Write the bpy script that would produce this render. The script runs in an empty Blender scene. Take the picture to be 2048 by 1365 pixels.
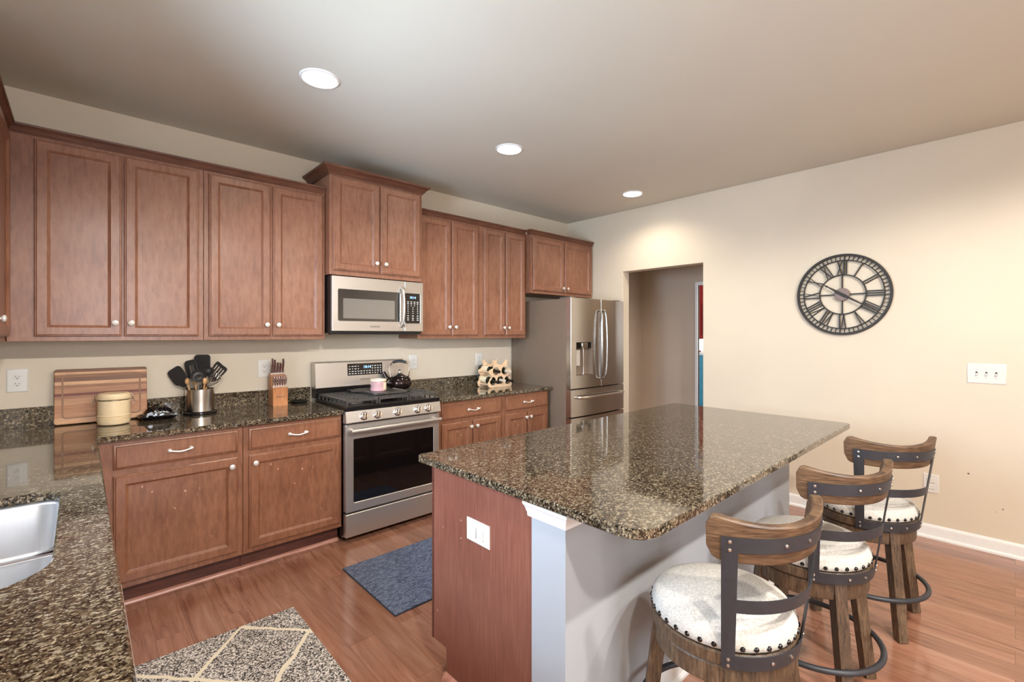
import bpy, bmesh, math, random
from mathutils import Vector, Matrix
random.seed(7)
C = bpy.context.scene
COL = C.collection
PI = math.pi
# ------------------------------------------------------------------ camera, world, light, exposure
D, W, H = 3.793, 4.325, 2.785          # back wall y, right wall x, ceiling z
XL, YR = -0.60, -3.30                  # left wall x, rear wall y
CAM_H = 1.4285
cam = bpy.data.cameras.new('camera'); camo = bpy.data.objects.new('camera', cam); COL.objects.link(camo)
camo.location = (0, 0, CAM_H); camo.rotation_euler = (PI/2, 0, -0.761)
FPX, CX, CY = 933.8, 1049.9, 669.3
cam.sensor_fit = 'HORIZONTAL'; cam.sensor_width = 36.0; cam.lens = 36.0*FPX/2048
cam.shift_x = -(CX-1024)/2048.0; cam.shift_y = (CY-682.5)/2048.0
cam.clip_start = 0.02
C.camera = camo
C.view_settings.view_transform = 'Standard'; C.view_settings.look = 'None'
C.view_settings.exposure = 0.52; C.view_settings.gamma = 1.0
try: C.view_settings.use_curve_mapping = False
except Exception: pass
wd = bpy.data.worlds.new('sky_world'); C.world = wd; wd.use_nodes = True
bg = wd.node_tree.nodes['Background']; bg.inputs[0].default_value = (0.62, 0.78, 1.0, 1); bg.inputs[1].default_value = 2.2

def area(name, loc, rot, sx, sy, power, color):
    l = bpy.data.lights.new(name, 'AREA'); l.shape = 'RECTANGLE'; l.size = sx; l.size_y = sy
    l.energy = power; l.color = color
    o = bpy.data.objects.new(name, l); COL.objects.link(o); o.location = loc; o.rotation_euler = rot
    return o
# daylight entering through the sink and rear windows (just outside each pane)
area('window_daylight_sink', (XL-0.22, 1.75, 1.68), (0, -PI/2, 0), 1.1, 1.3, 150, (0.62, 0.80, 1.0))
area('window_daylight_rear', (0.5, YR-0.25, 1.66), (PI/2, 0, 0), 1.5, 1.3, 90, (0.92, 0.95, 1.0))
CAN_W, CAN_COL = 34.0, (1.0, 0.87, 0.71)

# ------------------------------------------------------------------ mesh helpers
class MB:
    """collects solids; build() links them as ONE mesh object"""
    def __init__(s): s.v = []; s.f = []
    def add(s, verts, faces):
        n = len(s.v); s.v += [tuple(p) for p in verts]; s.f += [[i+n for i in f] for f in faces]; return s
    def frombm(s, bm):
        bm.verts.index_update(); n = len(s.v)
        s.v += [tuple(v.co) for v in bm.verts]; s.f += [[v.index+n for v in f.verts] for f in bm.faces]; bm.free(); return s
    def box(s, x0, x1, y0, y1, z0, z1, bev=0.0, seg=2):
        bm = bmesh.new(); bmesh.ops.create_cube(bm, size=1)
        for v in bm.verts:
            v.co = ((x0+x1)/2+v.co.x*(x1-x0), (y0+y1)/2+v.co.y*(y1-y0), (z0+z1)/2+v.co.z*(z1-z0))
        if bev > 0: bmesh.ops.bevel(bm, geom=list(bm.edges), offset=bev, segments=seg, affect='EDGES', profile=0.5)
        return s.frombm(bm)
    def bar(s, p0, p1, w, t, up=(0, 0, 1), w2=None, t2=None, bev=0.0):
        p0, p1 = Vector(p0), Vector(p1); d = (p1-p0).normalized(); up = Vector(up)
        a = d.cross(up)
        if a.length < 1e-4: a = d.cross(Vector((1, 0, 0)))
        a.normalize(); b = a.cross(d).normalized(); w2 = w2 or w; t2 = t2 or t
        vs = [p0+a*(i*w/2)+b*(j*t/2) for i, j in ((-1,-1),(1,-1),(1,1),(-1,1))]+[p1+a*(i*w2/2)+b*(j*t2/2) for i, j in ((-1,-1),(1,-1),(1,1),(-1,1))]
        fs = [(3,2,1,0),(4,5,6,7)]+[(i,(i+1)%4,4+(i+1)%4,4+i) for i in range(4)]
        if bev:
            bm = bmesh.new(); bv = [bm.verts.new(v) for v in vs]
            for f in fs: bm.faces.new([bv[i] for i in f])
            bmesh.ops.bevel(bm, geom=list(bm.edges), offset=bev, segments=2, affect='EDGES', profile=0.5)
            return s.frombm(bm)
        return s.add(vs, fs)
    def loft(s, loops, cap0=True, cap1=True, closed=True):
        n = len(loops[0]); vs = [p for l in loops for p in l]; fs = []
        for k in range(len(loops)-1):
            for i in range(n if closed else n-1):
                j = (i+1) % n; fs.append((k*n+i, k*n+j, (k+1)*n+j, (k+1)*n+i))
        if cap0: fs.append(tuple(range(n))[::-1])
        if cap1: fs.append(tuple((len(loops)-1)*n+i for i in range(n)))
        return s.add(vs, fs)
    def lathe(s, prof, c=(0, 0, 0), n=32, axis=(0, 0, 1), cap=True):
        ax = Vector(axis).normalized(); a = ax.orthogonal().normalized(); b = ax.cross(a); c = Vector(c)
        loops = [[c+ax*z+(a*math.cos(2*PI*i/n)+b*math.sin(2*PI*i/n))*max(r, 1e-5) for i in range(n)] for r, z in prof]
        return s.loft(loops, cap, cap)
    def cyl(s, p0, p1, r0, r1=None, n=24):
        p0, p1 = Vector(p0), Vector(p1); L = (p1-p0).length
        return s.lathe([(r0, 0), (r0 if r1 is None else r1, L)], p0, n, (p1-p0))
    def tube(s, path, r, n=10, closed=False):
        P = [Vector(p) for p in path]; m = len(P); rr = r if isinstance(r, (list, tuple)) else [r]*m
        T = []
        for i in range(m):
            if closed: t = P[(i+1) % m]-P[i-1]
            else: t = P[min(i+1, m-1)]-P[max(i-1, 0)]
            T.append(t.normalized())
        a = T[0].orthogonal().normalized(); loops = []
        for i in range(m):
            a = (a-T[i]*a.dot(T[i])).normalized(); b = T[i].cross(a)
            loops.append([P[i]+(a*math.cos(2*PI*k/n)+b*math.sin(2*PI*k/n))*rr[i] for k in range(n)])
        if closed:
            # align the seam
            last = loops[-1]; first = loops[0]
            best = min(range(n), key=lambda k: (last[0]-first[k]).length)
            loops.append(first[best:]+first[:best])
            return s.loft(loops, False, False)
        return s.loft(loops)
    def sphere(s, c, r, n=16, m=10, sz=1.0):
        c = Vector(c); return s.lathe([(r*math.sin(PI*i/m), -r*sz*math.cos(PI*i/m)) for i in range(m+1)], c, n, cap=False)
    def panel(s, u0, u1, w0, w1, rings, fr, back=0.0):
        """nested-rectangle relief; rings of (inset, depth outward); fr(u,w,d)->xyz"""
        loops = [[fr(u0, w0, -back), fr(u1, w0, -back), fr(u1, w1, -back), fr(u0, w1, -back)]] if back else []
        for ins, d in rings:
            loops.append([fr(u0+ins, w0+ins, d), fr(u1-ins, w0+ins, d), fr(u1-ins, w1-ins, d), fr(u0+ins, w1-ins, d)])
        return s.loft(loops, True, True)
    def slab(s, outer, holes, d0, d1, fr=None, bev=0.004):
        """plate with holes: polygons in (u,v), extruded d0..d1 along the third axis"""
        fr = fr or (lambda u, v, d: (u, v, d))
        bm = bmesh.new(); loops = [(ccw(outer), 1)]+[(ccw(h), -1) for h in holes]
        tops, bots = [], []
        for poly, sg in loops:
            ins = offset(poly, -bev*sg) if bev else poly
            lv = []
            seq = [(ins, d0), (poly, d0+bev), (poly, d1-bev), (ins, d1)] if bev else [(poly, d0), (poly, d1)]
            for pl, d in seq: lv.append([bm.verts.new(fr(p[0], p[1], d)) for p in pl])
            n = len(poly)
            for a, b in zip(lv, lv[1:]):
                for i in range(n): bm.faces.new((a[i], a[(i+1) % n], b[(i+1) % n], b[i]))
            bots.append(lv[0]); tops.append(lv[-1])
        for grp in (bots, tops):
            es = []
            for l in grp:
                for i in range(len(l)):
                    es.append(bm.edges.get((l[i], l[(i+1) % len(l)])))
            bmesh.ops.triangle_fill(bm, use_beauty=True, use_dissolve=False, edges=es)
        return s.frombm(bm)
    def text(s, txt, size, fr, depth=0.0006, align='CENTER'):
        cu = bpy.data.curves.new('txt', 'FONT'); cu.body = txt; cu.size = size; cu.align_x = align; cu.align_y = 'CENTER'; cu.extrude = depth; cu.resolution_u = 3
        o = bpy.data.objects.new('txt', cu); me = bpy.data.meshes.new_from_object(o)
        s.add([fr(v.co.x, v.co.y, v.co.z) for v in me.vertices], [list(p.vertices) for p in me.polygons])
        bpy.data.objects.remove(o); bpy.data.meshes.remove(me); bpy.data.curves.remove(cu); return s
    def build(s, name, mat, parent=None, origin=None, smooth=35, flipcheck=True):
        if origin is None:
            r = parent
            while r is not None and r.parent is not None: r = r.parent
            origin = Vector(r['_o']) if r is not None and '_o' in r else Vector((0, 0, 0))
        me = bpy.data.meshes.new(name)
        o_ = Vector(origin)
        me.from_pydata([Vector(p)-o_ for p in s.v], [], s.f); me.validate()
        bm = bmesh.new(); bm.from_mesh(me)
        bmesh.ops.remove_doubles(bm, verts=bm.verts, dist=1e-6)
        bmesh.ops.recalc_face_normals(bm, faces=bm.faces); bm.to_mesh(me); bm.free()
        if smooth:
            for p in me.polygons: p.use_smooth = True
            me.set_sharp_from_angle(angle=math.radians(smooth))
        me.materials.append(mat)
        o = bpy.data.objects.new(name, me); COL.objects.link(o)
        if smooth:
            wn = o.modifiers.new('weighted_normals', 'WEIGHTED_NORMAL'); wn.keep_sharp = True; wn.weight = 80
        if parent is not None: o.parent = parent
        else: o.location = o_
        return o
def ccw(p):
    a = sum(p[i][0]*p[(i+1) % len(p)][1]-p[(i+1) % len(p)][0]*p[i][1] for i in range(len(p)))
    return list(p) if a > 0 else list(p)[::-1]
def offset(p, d):
    n = len(p); out = []
    for i in range(n):
        a, b, c = Vector(p[i-1][:2]), Vector(p[i][:2]), Vector(p[(i+1) % n][:2])
        e1 = (b-a).normalized(); e2 = (c-b).normalized()
        n1 = Vector((e1.y, -e1.x)); n2 = Vector((e2.y, -e2.x)); m = (n1+n2)
        if m.length < 1e-6: m = n1
        m.normalize(); k = d/max(0.35, m.dot(n1)); out.append((b.x+m.x*k, b.y+m.y*k))
    return out
def rrect(x0, x1, y0, y1, r, n=6):
    rs = r if isinstance(r, (list, tuple)) else [r]*4
    out = []
    for (cx, cy, a0, q) in ((x1-rs[0], y0+rs[0], -90, rs[0]), (x1-rs[1], y1-rs[1], 0, rs[1]), (x0+rs[2], y1-rs[2], 90, rs[2]), (x0+rs[3], y0+rs[3], 180, rs[3])):
        for k in range(n+1):
            a = math.radians(a0+90*k/n); out.append((cx+q*math.cos(a), cy+q*math.sin(a)))
    return out
def circ(cx, cy, r, n=28): return [(cx+r*math.cos(2*PI*i/n), cy+r*math.sin(2*PI*i/n)) for i in range(n)]
def catmull(P, n=5, closed=True):
    P = [Vector(p) for p in P]; m = len(P); out = []
    for i in range(m if closed else m-1):
        p0 = P[i-1] if closed or i > 0 else P[0]; p1 = P[i]; p2 = P[(i+1) % m]; p3 = P[(i+2) % m] if closed or i+2 < m else P[-1]
        for k in range(n):
            t = k/n; out.append(0.5*((2*p1)+(-p0+p2)*t+(2*p0-5*p1+4*p2-p3)*t*t+(-p0+3*p1-3*p2+p3)*t**3))
    if not closed: out.append(P[-1])
    return out
def f_back(yf): return lambda u, w, d: (u, yf-d, w)                 # faces -y, u = x
def f_left(xf): return lambda u, w, d: (xf+d, u, w)                 # faces +x, u = y
def f_right(xf): return lambda u, w, d: (xf-d, -u, w)               # faces -x, u = -y
def thing(name, label, cat, loc=(0, 0, 0), rz=0.0, group=None):
    o = bpy.data.objects.new(name, None); COL.objects.link(o); o.location = loc; o.rotation_euler = (0, 0, rz)
    o.empty_display_size = 0.05; o['_o'] = tuple(loc) if rz == 0 else (0.0, 0.0, 0.0)
    return tag(o, label, cat, group)
def tag(o, label, cat, group=None):
    o['label'] = label; o['category'] = cat
    if group: o['group'] = group
    return o
def struct(name, mb, mat, label=None):
    o = mb.build(name, mat); o['kind'] = 'structure'
    if label: o['label'] = label
    return o

# ------------------------------------------------------------------ materials
def lin(r, g, b):
    f = lambda c: (c/255/12.92) if c/255 <= 0.04045 else ((c/255+0.055)/1.055)**2.4
    return (f(r), f(g), f(b), 1)
class Mat:
    def __init__(s, name, col, rough=0.5, metal=0.0, spec=0.5, coat=0.0, coat_r=0.1):
        s.m = bpy.data.materials.new(name); s.m.use_nodes = True; s.t = s.m.node_tree; s.N = s.t.nodes; s.L = s.t.links
        s.b = s.N['Principled BSDF']; b = s.b.inputs
        b['Base Color'].default_value = col; b['Roughness'].default_value = rough; b['Metallic'].default_value = metal
        b['Specular IOR Level'].default_value = spec; b['Coat Weight'].default_value = coat; b['Coat Roughness'].default_value = coat_r
        s.co = None
    def n(s, typ, **kw):
        nd = s.N.new(typ)
        for k, v in kw.items():
            if k in ('operation', 'blend_type', 'data_type', 'feature', 'distance', 'offset', 'squash', 'wave_type', 'bands_direction', 'noise_dimensions', 'interpolation_type', 'offset_frequency'): setattr(nd, k, v)
            else: nd.inputs[k].default_value = v
        return nd
    def link(s, a, b): s.L.new(a, b)
    def coord(s, scale=(1, 1, 1), rot=(0, 0, 0), loc=(0, 0, 0)):
        if s.co is None: s.co = s.N.new('ShaderNodeTexCoord')
        mp = s.N.new('ShaderNodeMapping'); mp.inputs['Scale'].default_value = scale; mp.inputs['Rotation'].default_value = rot; mp.inputs['Location'].default_value = loc
        s.link(s.co.outputs['Object'], mp.inputs['Vector']); return mp.outputs['Vector']
    def noise(s, vec, scale, detail=4, rough=0.5, dist=0.0):
        nd = s.n('ShaderNodeTexNoise', Scale=scale, Detail=detail, Roughness=rough, Distortion=dist); s.link(vec, nd.inputs['Vector']); return nd.outputs['Fac']
    def ramp(s, fac, stops, interp='LINEAR'):
        nd = s.N.new('ShaderNodeValToRGB'); cr = nd.color_ramp; cr.interpolation = interp
        cr.elements[0].position = stops[0][0]; cr.elements[0].color = stops[0][1]; cr.elements[1].position = stops[-1][0]; cr.elements[1].color = stops[-1][1]
        for p, c in stops[1:-1]:
            e = cr.elements.new(p); e.color = c
        s.link(fac, nd.inputs['Fac']); return nd.outputs['Color']
    def mix(s, fac, a, b, mode='MIX'):
        nd = s.N.new('ShaderNodeMix'); nd.data_type = 'RGBA'; nd.blend_type = mode
        for v, k in ((fac, 0), (a, 6), (b, 7)):
            if hasattr(v, 'is_linked') or isinstance(v, bpy.types.NodeSocket): s.link(v, nd.inputs[k])
            else: nd.inputs[k].default_value = v
        return nd.outputs[2]
    def math(s, op, a, b=None):
        nd = s.N.new('ShaderNodeMath'); nd.operation = op
        for v, k in ((a, 0), (b, 1)):
            if v is None: continue
            if isinstance(v, bpy.types.NodeSocket): s.link(v, nd.inputs[k])
            else: nd.inputs[k].default_value = v
        return nd.outputs[0]
    def color(s, sock): s.link(sock, s.b.inputs['Base Color']); return s
    def roughness(s, sock): s.link(sock, s.b.inputs['Roughness']); return s
    def bump(s, sock, strength=0.2, dist=0.002):
        nd = s.n('ShaderNodeBump', Strength=strength, Distance=dist); s.link(sock, nd.inputs['Height']); s.link(nd.outputs['Normal'], s.b.inputs['Normal']); return s

def m_paint(name, col, var=0.04, rough=0.7, spots=()):
    m = Mat(name, col, rough, spec=0.3); v = m.coord()
    n1 = m.noise(v, 1.3, 3); c2 = tuple(min(1, c*(1+var)) for c in col[:3])+(1,); c1 = tuple(c*(1-var) for c in col[:3])+(1,)
    c = m.ramp(n1, [(0.3, c1), (0.7, c2)])
    for (pos, r, dark) in spots:
        sub = m.n('ShaderNodeVectorMath', operation='DISTANCE'); m.link(v, sub.inputs[0]); sub.inputs[1].default_value = pos
        nz = m.noise(m.coord(), 60, 2)
        dd = m.math('ADD', sub.outputs['Value'], m.math('MULTIPLY', m.math('SUBTRACT', nz, 0.5), r*1.6))
        lt = m.math('LESS_THAN', dd, r); c = m.mix(m.math('MULTIPLY', lt, dark), c, lin(50, 42, 36))
    m.color(c); m.bump(m.noise(v, 160, 2), 0.08, 0.001); return m.m
def m_wood(name, dark, mid, light, gscale=(14, 14, 1.2), rough=0.35, coat=0.25, mott=2.2, spec=0.45, nicks=False, bump=0.05):
    m = Mat(name, mid, rough, spec=spec, coat=coat, coat_r=0.22); v = m.coord(gscale)
    g = m.noise(v, 6, 6, 0.6, 0.4); mo = m.noise(m.coord(), mott, 4, 0.6)
    f = m.math('ADD', m.math('MULTIPLY', g, 0.55), m.math('MULTIPLY', mo, 0.45))
    c = m.ramp(f, [(0.36, dark), (0.5, mid), (0.64, light)])
    if nicks:
        nk = m.noise(m.coord((1, 1, 0.6)), 55, 2, 0.4); c = m.mix(m.ramp(nk, [(0.765, (0, 0, 0, 1)), (0.78, (1, 1, 1, 1))]), c, lin(205, 160, 140))
    m.color(c); m.bump(g, bump, 0.001); return m.m
def m_simple(name, col, rough=0.5, metal=0.0, spec=0.5, coat=0.0, nscale=40, var=0.06, bump=0.03):
    m = Mat(name, col, rough, metal, spec, coat); n1 = m.noise(m.coord(), nscale, 3)
    a = tuple(c*(1-var) for c in col[:3])+(1,); b = tuple(min(1, c*(1+var)) for c in col[:3])+(1,)
    m.color(m.ramp(n1, [(0.3, a), (0.7, b)]))
    if bump: m.bump(n1, bump, 0.0006)
    return m.m
def m_steel(name, col, rough=0.28, scale=(2, 2, 260), metal=1.0):
    m = Mat(name, col, rough, metal); g = m.noise(m.coord(scale), 1.0, 3, 0.6)
    m.color(m.ramp(g, [(0.3, tuple(c*0.985 for c in col[:3])+(1,)), (0.7, tuple(min(1, c*1.015) for c in col[:3])+(1,))]))
    m.roughness(m.ramp(g, [(0.3, (rough*0.92,)*3+(1,)), (0.7, (rough*1.08,)*3+(1,))])); return m.m
def m_emit(name, col, st):
    m = Mat(name, (0.0, 0.0, 0.0, 1), 0.4); m.b.inputs['Emission Color'].default_value = col; m.b.inputs['Emission Strength'].default_value = st; return m.m
def m_granite(name):
    m = Mat(name, lin(60, 48, 36), 0.07, spec=0.5, coat=0.38, coat_r=0.02)
    v = m.coord((1, 1, 1)); nz = m.n('ShaderNodeTexNoise', Scale=18.0, Detail=3.0); m.link(v, nz.inputs['Vector'])
    sc = m.n('ShaderNodeVectorMath', operation='SCALE'); m.link(nz.outputs['Color'], sc.inputs[0]); sc.inputs['Scale'].default_value = 0.02
    ad = m.n('ShaderNodeVectorMath', operation='ADD'); m.link(v, ad.inputs[0]); m.link(sc.outputs[0], ad.inputs[1])
    def vor(scale, stretch):
        mp = m.N.new('ShaderNodeMapping'); mp.inputs['Scale'].default_value = stretch; m.link(ad.outputs[0], mp.inputs['Vector'])
        vo = m.n('ShaderNodeTexVoronoi', Scale=scale); m.link(mp.outputs[0], vo.inputs['Vector'])
        sp = m.N.new('ShaderNodeSeparateColor'); m.link(vo.outputs['Color'], sp.inputs[0]); return sp.outputs[0], vo.outputs['Distance']
    a, da = vor(125, (1, 1.5, 1)); b, db = vor(260, (1.2, 1, 1)); c_, dc = vor(60, (1, 1.6, 1))
    base = m.ramp(a, [(0.0, lin(20, 18, 15)), (0.28, lin(60, 51, 40)), (0.42, lin(102, 87, 66)), (0.58, lin(124, 112, 92)), (0.74, lin(36, 31, 25)), (0.90, lin(172, 157, 132))], 'CONSTANT')
    fine = m.ramp(b, [(0.0, lin(14, 12, 10)), (0.34, lin(88, 74, 56)), (0.55, lin(134, 121, 100)), (0.74, lin(22, 19, 16)), (0.92, lin(198, 186, 164))], 'CONSTANT')
    col = m.mix(0.45, base, fine)
    big = m.ramp(c_, [(0.0, (0, 0, 0, 1)), (0.90, (0, 0, 0, 1)), (0.905, (1, 1, 1, 1))], 'CONSTANT')
    msk = m.math('MULTIPLY', big, m.math('LESS_THAN', dc, 0.42))
    col = m.mix(m.math('MULTIPLY', msk, 0.42), col, lin(186, 177, 160))
    col = m.mix(1.0, col, (0.80, 0.78, 0.76, 1), 'MULTIPLY')
    m.color(col); return m.m
def m_floor(name):
    m = Mat(name, lin(150, 90, 65), 0.2, spec=0.5, coat=0.35, coat_r=0.12)
    sep = m.N.new('ShaderNodeSeparateXYZ'); m.link(m.coord(), sep.inputs[0])
    cmb = m.N.new('ShaderNodeCombineXYZ'); m.link(sep.outputs['Y'], cmb.inputs['X']); m.link(sep.outputs['X'], cmb.inputs['Y'])
    br = m.n('ShaderNodeTexBrick', offset=0.37, offset_frequency=2)
    br.inputs['Color1'].default_value = (0, 0, 0, 1); br.inputs['Color2'].default_value = (1, 1, 1, 1); br.inputs['Mortar'].default_value = (0.5, 0.5, 0.5, 1)
    br.inputs['Scale'].default_value = 1.0; br.inputs['Mortar Size'].default_value = 0.0011; br.inputs['Mortar Smooth'].default_value = 0.1
    br.inputs['Brick Width'].default_value = 1.05; br.inputs['Row Height'].default_value = 0.127; m.link(cmb.outputs[0], br.inputs['Vector'])
    shift = m.n('ShaderNodeVectorMath', operation='SCALE'); m.link(br.outputs['Color'], shift.inputs[0]); shift.inputs['Scale'].default_value = 7.0
    mp = m.coord((9, 0.9, 1)); ad = m.n('ShaderNodeVectorMath', operation='ADD'); m.link(mp, ad.inputs[0]); m.link(shift.outputs[0], ad.inputs[1])
    g = m.noise(ad.outputs[0], 2.0, 8, 0.62, 1.6)
    wood = m.ramp(g, [(0.25, lin(100, 60, 46)), (0.40, lin(152, 104, 82)), (0.56, lin(166, 118, 95)), (0.74, lin(180, 136, 114))])
    tone = m.ramp(br.outputs['Color'], [(0.0, (0.74, 0.72, 0.70, 1)), (1.0, (0.98, 0.97, 0.96, 1))])
    col = m.mix(1.0, wood, tone, 'MULTIPLY'); col = m.mix(m.math('MULTIPLY', br.outputs['Fac'], 0.55), col, lin(70, 40, 28))
    m.color(col); m.roughness(m.ramp(g, [(0.3, (0.26,)*3+(1,)), (0.7, (0.17,)*3+(1,))]))
    hgt = m.math('SUBTRACT', m.math('MULTIPLY', g, 0.25), br.outputs['Fac']); m.bump(hgt, 0.12, 0.002); return m.m
def m_boardstripes(name):
    m = Mat(name, lin(170, 120, 85), 0.45, spec=0.3); sep = m.N.new('ShaderNodeSeparateXYZ'); m.link(m.coord(), sep.inputs[0])
    f = m.math('DIVIDE', sep.outputs['Z'], 0.31)
    K = lambda r, g, b: lin(r, g, b)
    c = m.ramp(f, [(0.0, K(196, 150, 112)), (0.13, K(176, 128, 92)), (0.20, K(168, 118, 84)), (0.36, K(182, 136, 100)), (0.47, K(160, 112, 82)), (0.52, K(112, 52, 38)), (0.57, K(172, 122, 88)), (0.67, K(150, 104, 74)), (0.72, K(206, 162, 122)), (0.785, K(120, 80, 54)), (0.86, K(142, 98, 66)), (0.91, K(206, 160, 120)), (0.955, K(112, 74, 48))], 'CONSTANT')
    g = m.noise(m.coord((3, 3, 60)), 3, 5, 0.6, 0.3); c = m.mix(1.0, c, m.ramp(g, [(0.3, (0.72, 0.7, 0.68, 1)), (0.65, (1.08, 1.08, 1.08, 1))]), 'MULTIPLY')
    m.color(c); return m.m
def m_rug_pattern(name):
    m = Mat(name, lin(120, 115, 108), 0.95, spec=0.1); v = m.coord()
    vo = m.n('ShaderNodeTexVoronoi', Scale=210.0); m.link(v, vo.inputs['Vector']); sp = m.N.new('ShaderNodeSeparateColor'); m.link(vo.outputs['Color'], sp.inputs[0])
    base = m.ramp(sp.outputs[0], [(0.0, lin(58, 54, 54)), (0.25, lin(112, 107, 103)), (0.45, lin(176, 170, 163)), (0.7, lin(226, 220, 212))], 'CONSTANT')
    wob = m.noise(v, 9, 2); sep = m.N.new('ShaderNodeSeparateXYZ'); m.link(v, sep.inputs[0])
    x = m.math('ADD', sep.outputs['X'], m.math('MULTIPLY', m.math('SUBTRACT', wob, 0.5), 0.05)); y = sep.outputs['Y']
    acc = None
    for sg in (1, -1):
        t = m.math('ADD', m.math('DIVIDE', x, 0.46), m.math('MULTIPLY', m.math('DIVIDE', y, 0.52), sg))
        fr = m.math('ABSOLUTE', m.math('SUBTRACT', m.math('FRACT', m.math('ADD', t, 100.5)), 0.5))
        ln = m.math('LESS_THAN', fr, 0.026); acc = ln if acc is None else m.math('MAXIMUM', acc, ln)
    m.color(m.mix(acc, base, lin(232, 222, 200)))
    m.bump(m.noise(v, 260, 2), 0.6, 0.006); return m.m
def m_weave(name, a, b, sx=140, sy=140, rough=0.9, thr=0.5, bump=0.5):
    m = Mat(name, a, rough, spec=0.15); v = m.coord((1, 0.35, 1)); n1 = m.noise(v, sx, 2, 0.5); n2 = m.noise(m.coord((0.3, 1, 1)), sy, 2, 0.5)
    f = m.math('ADD', m.math('MULTIPLY', n1, 0.5), m.math('MULTIPLY', n2, 0.5))
    m.color(m.ramp(f, [(0.40, a), (0.60, b)])); m.bump(f, bump, 0.003); return m.m
def m_glass(name, tint=(1, 1, 1, 1)):
    m = Mat(name, tint, 0.02); t = m.N.new('ShaderNodeBsdfTransparent'); t.inputs[0].default_value = tint; g = m.N.new('ShaderNodeBsdfGlossy'); g.inputs['Roughness'].default_value = 0.03
    fr = m.n('ShaderNodeFresnel', IOR=1.45); mx = m.N.new('ShaderNodeMixShader'); m.link(fr.outputs[0], mx.inputs[0]); m.link(t.outputs[0], mx.inputs[1]); m.link(g.outputs[0], mx.inputs[2])
    m.link(mx.outputs[0], m.N['Material Output'].inputs['Surface']); return m.m

M = {}
M['wall'] = m_paint('wall_paint', lin(211, 199, 180), spots=[((W, 0.217, 0.492), 0.005, 0.9), ((W, 0.055, 0.295), 0.006, 0.6), ((W, 0.085, 0.27), 0.004, 0.5)])
M['ceil'] = m_paint('ceiling_paint', lin(209, 204, 191), 0.02, 0.85)
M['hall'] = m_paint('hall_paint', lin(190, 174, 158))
M['red'] = m_paint('red_paint', lin(176, 62, 58))
M['trim'] = m_simple('white_trim_paint', lin(232, 232, 232), 0.35, var=0.02, bump=0)
M['knee'] = m_paint('island_wall_paint', lin(160, 163, 168), 0.02, 0.6)
M['cab'] = m_wood('cabinet_wood', lin(118, 76, 56), lin(136, 92, 70), lin(149, 105, 82), gscale=(9, 9, 2.0), rough=0.42, coat=0.18, mott=3.0)
M['cabn'] = m_wood('base_cabinet_wood', lin(112, 70, 49), lin(130, 85, 61), lin(146, 99, 73), gscale=(9, 9, 2.0), rough=0.34, coat=0.25, mott=3.0, nicks=True)
M['crown'] = m_wood('moulding_wood', lin(76, 44, 31), lin(98, 60, 43), lin(118, 76, 56), gscale=(1.2, 14, 14), rough=0.5, coat=0.0)
M['endp'] = m_wood('island_panel_wood', lin(104, 60, 48), lin(120, 72, 58), lin(134, 86, 70), gscale=(22, 22, 0.9), rough=0.4, coat=0.1, mott=1.5, nicks=True)
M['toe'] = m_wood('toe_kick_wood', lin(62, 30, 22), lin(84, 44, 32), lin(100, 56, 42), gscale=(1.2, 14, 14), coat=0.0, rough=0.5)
M['quarter'] = m_wood('shoe_moulding_wood', lin(150, 96, 80), lin(178, 126, 108), lin(196, 146, 128), gscale=(1.2, 14, 14), rough=0.25)
M['granite'] = m_granite('granite'); M['floor'] = m_floor('floor_planks')
M['steel'] = m_steel('brushed_steel', lin(196, 190, 183), 0.36, metal=0.85)
M['steelv'] = m_steel('brushed_steel_upright', lin(205, 199, 192), 0.24, (260, 260, 2))
M['hsteel'] = m_steel('handle_steel', lin(150, 146, 142), 0.22, (260, 260, 2)); M['sink'] = m_steel('sink_steel', lin(214, 216, 220), 0.36, (200, 3, 3), 0.85)
M['chrome'] = m_simple('chrome', lin(225, 225, 225), 0.08, 1.0, var=0.02, bump=0)
M['nickel'] = m_simple('satin_nickel', lin(232, 227, 220), 0.25, 0.45, var=0.03, bump=0)
M['fside'] = m_simple('refrigerator_side_paint', lin(126, 110, 96), 0.45, 0.1, var=0.03)
M['blackg'] = m_simple('black_glass', lin(12, 10, 10), 0.05, 0, 0.6, var=0.02, bump=0)
M['greyg'] = m_simple('dark_mirror_glass', lin(74, 70, 66), 0.06, 0.45, 0.8, var=0.02, bump=0)
M['greyg2'] = m_simple('door_screen_glass', lin(132, 128, 122), 0.12, 0.35, 0.7, var=0.02, bump=0)
M['black'] = m_simple('black_plastic', lin(26, 25, 26), 0.35, var=0.05, bump=0)
M['enamel'] = m_simple('black_enamel', lin(24, 22, 22), 0.18, 0, 0.6, var=0.1, bump=0)
M['iron'] = m_simple('cast_iron', lin(88, 84, 80), 0.3, 0.4, var=0.15, bump=0.2)
M['silic'] = m_simple('black_silicone', lin(48, 47, 48), 0.45, var=0.08)
M['blackgl'] = m_simple('glossy_black', lin(18, 17, 20), 0.12, 0, 0.6, var=0.1, bump=0.1)
M['white'] = m_simple('white_plastic', lin(214, 211, 206), 0.3, var=0.01, bump=0)
M['slot'] = m_simple('dark_slot', lin(40, 36, 32), 0.5, bump=0)
M['mark'] = m_simple('printed_white', lin(225, 225, 225), 0.5, var=0.02, bump=0)
M['logo'] = m_simple('printed_grey', lin(70, 66, 62), 0.5, var=0.02, bump=0)
M['lcd'] = m_emit('blue_display', (0.25, 0.5, 1.0, 1), 3.0)
M['lens'] = m_emit('lamp_lens', (1.0, 0.93, 0.78, 1), 14.0)
M['clock'] = m_simple('dark_bronze_iron', lin(44, 38, 32), 0.5, 0.4, var=0.2)
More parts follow.
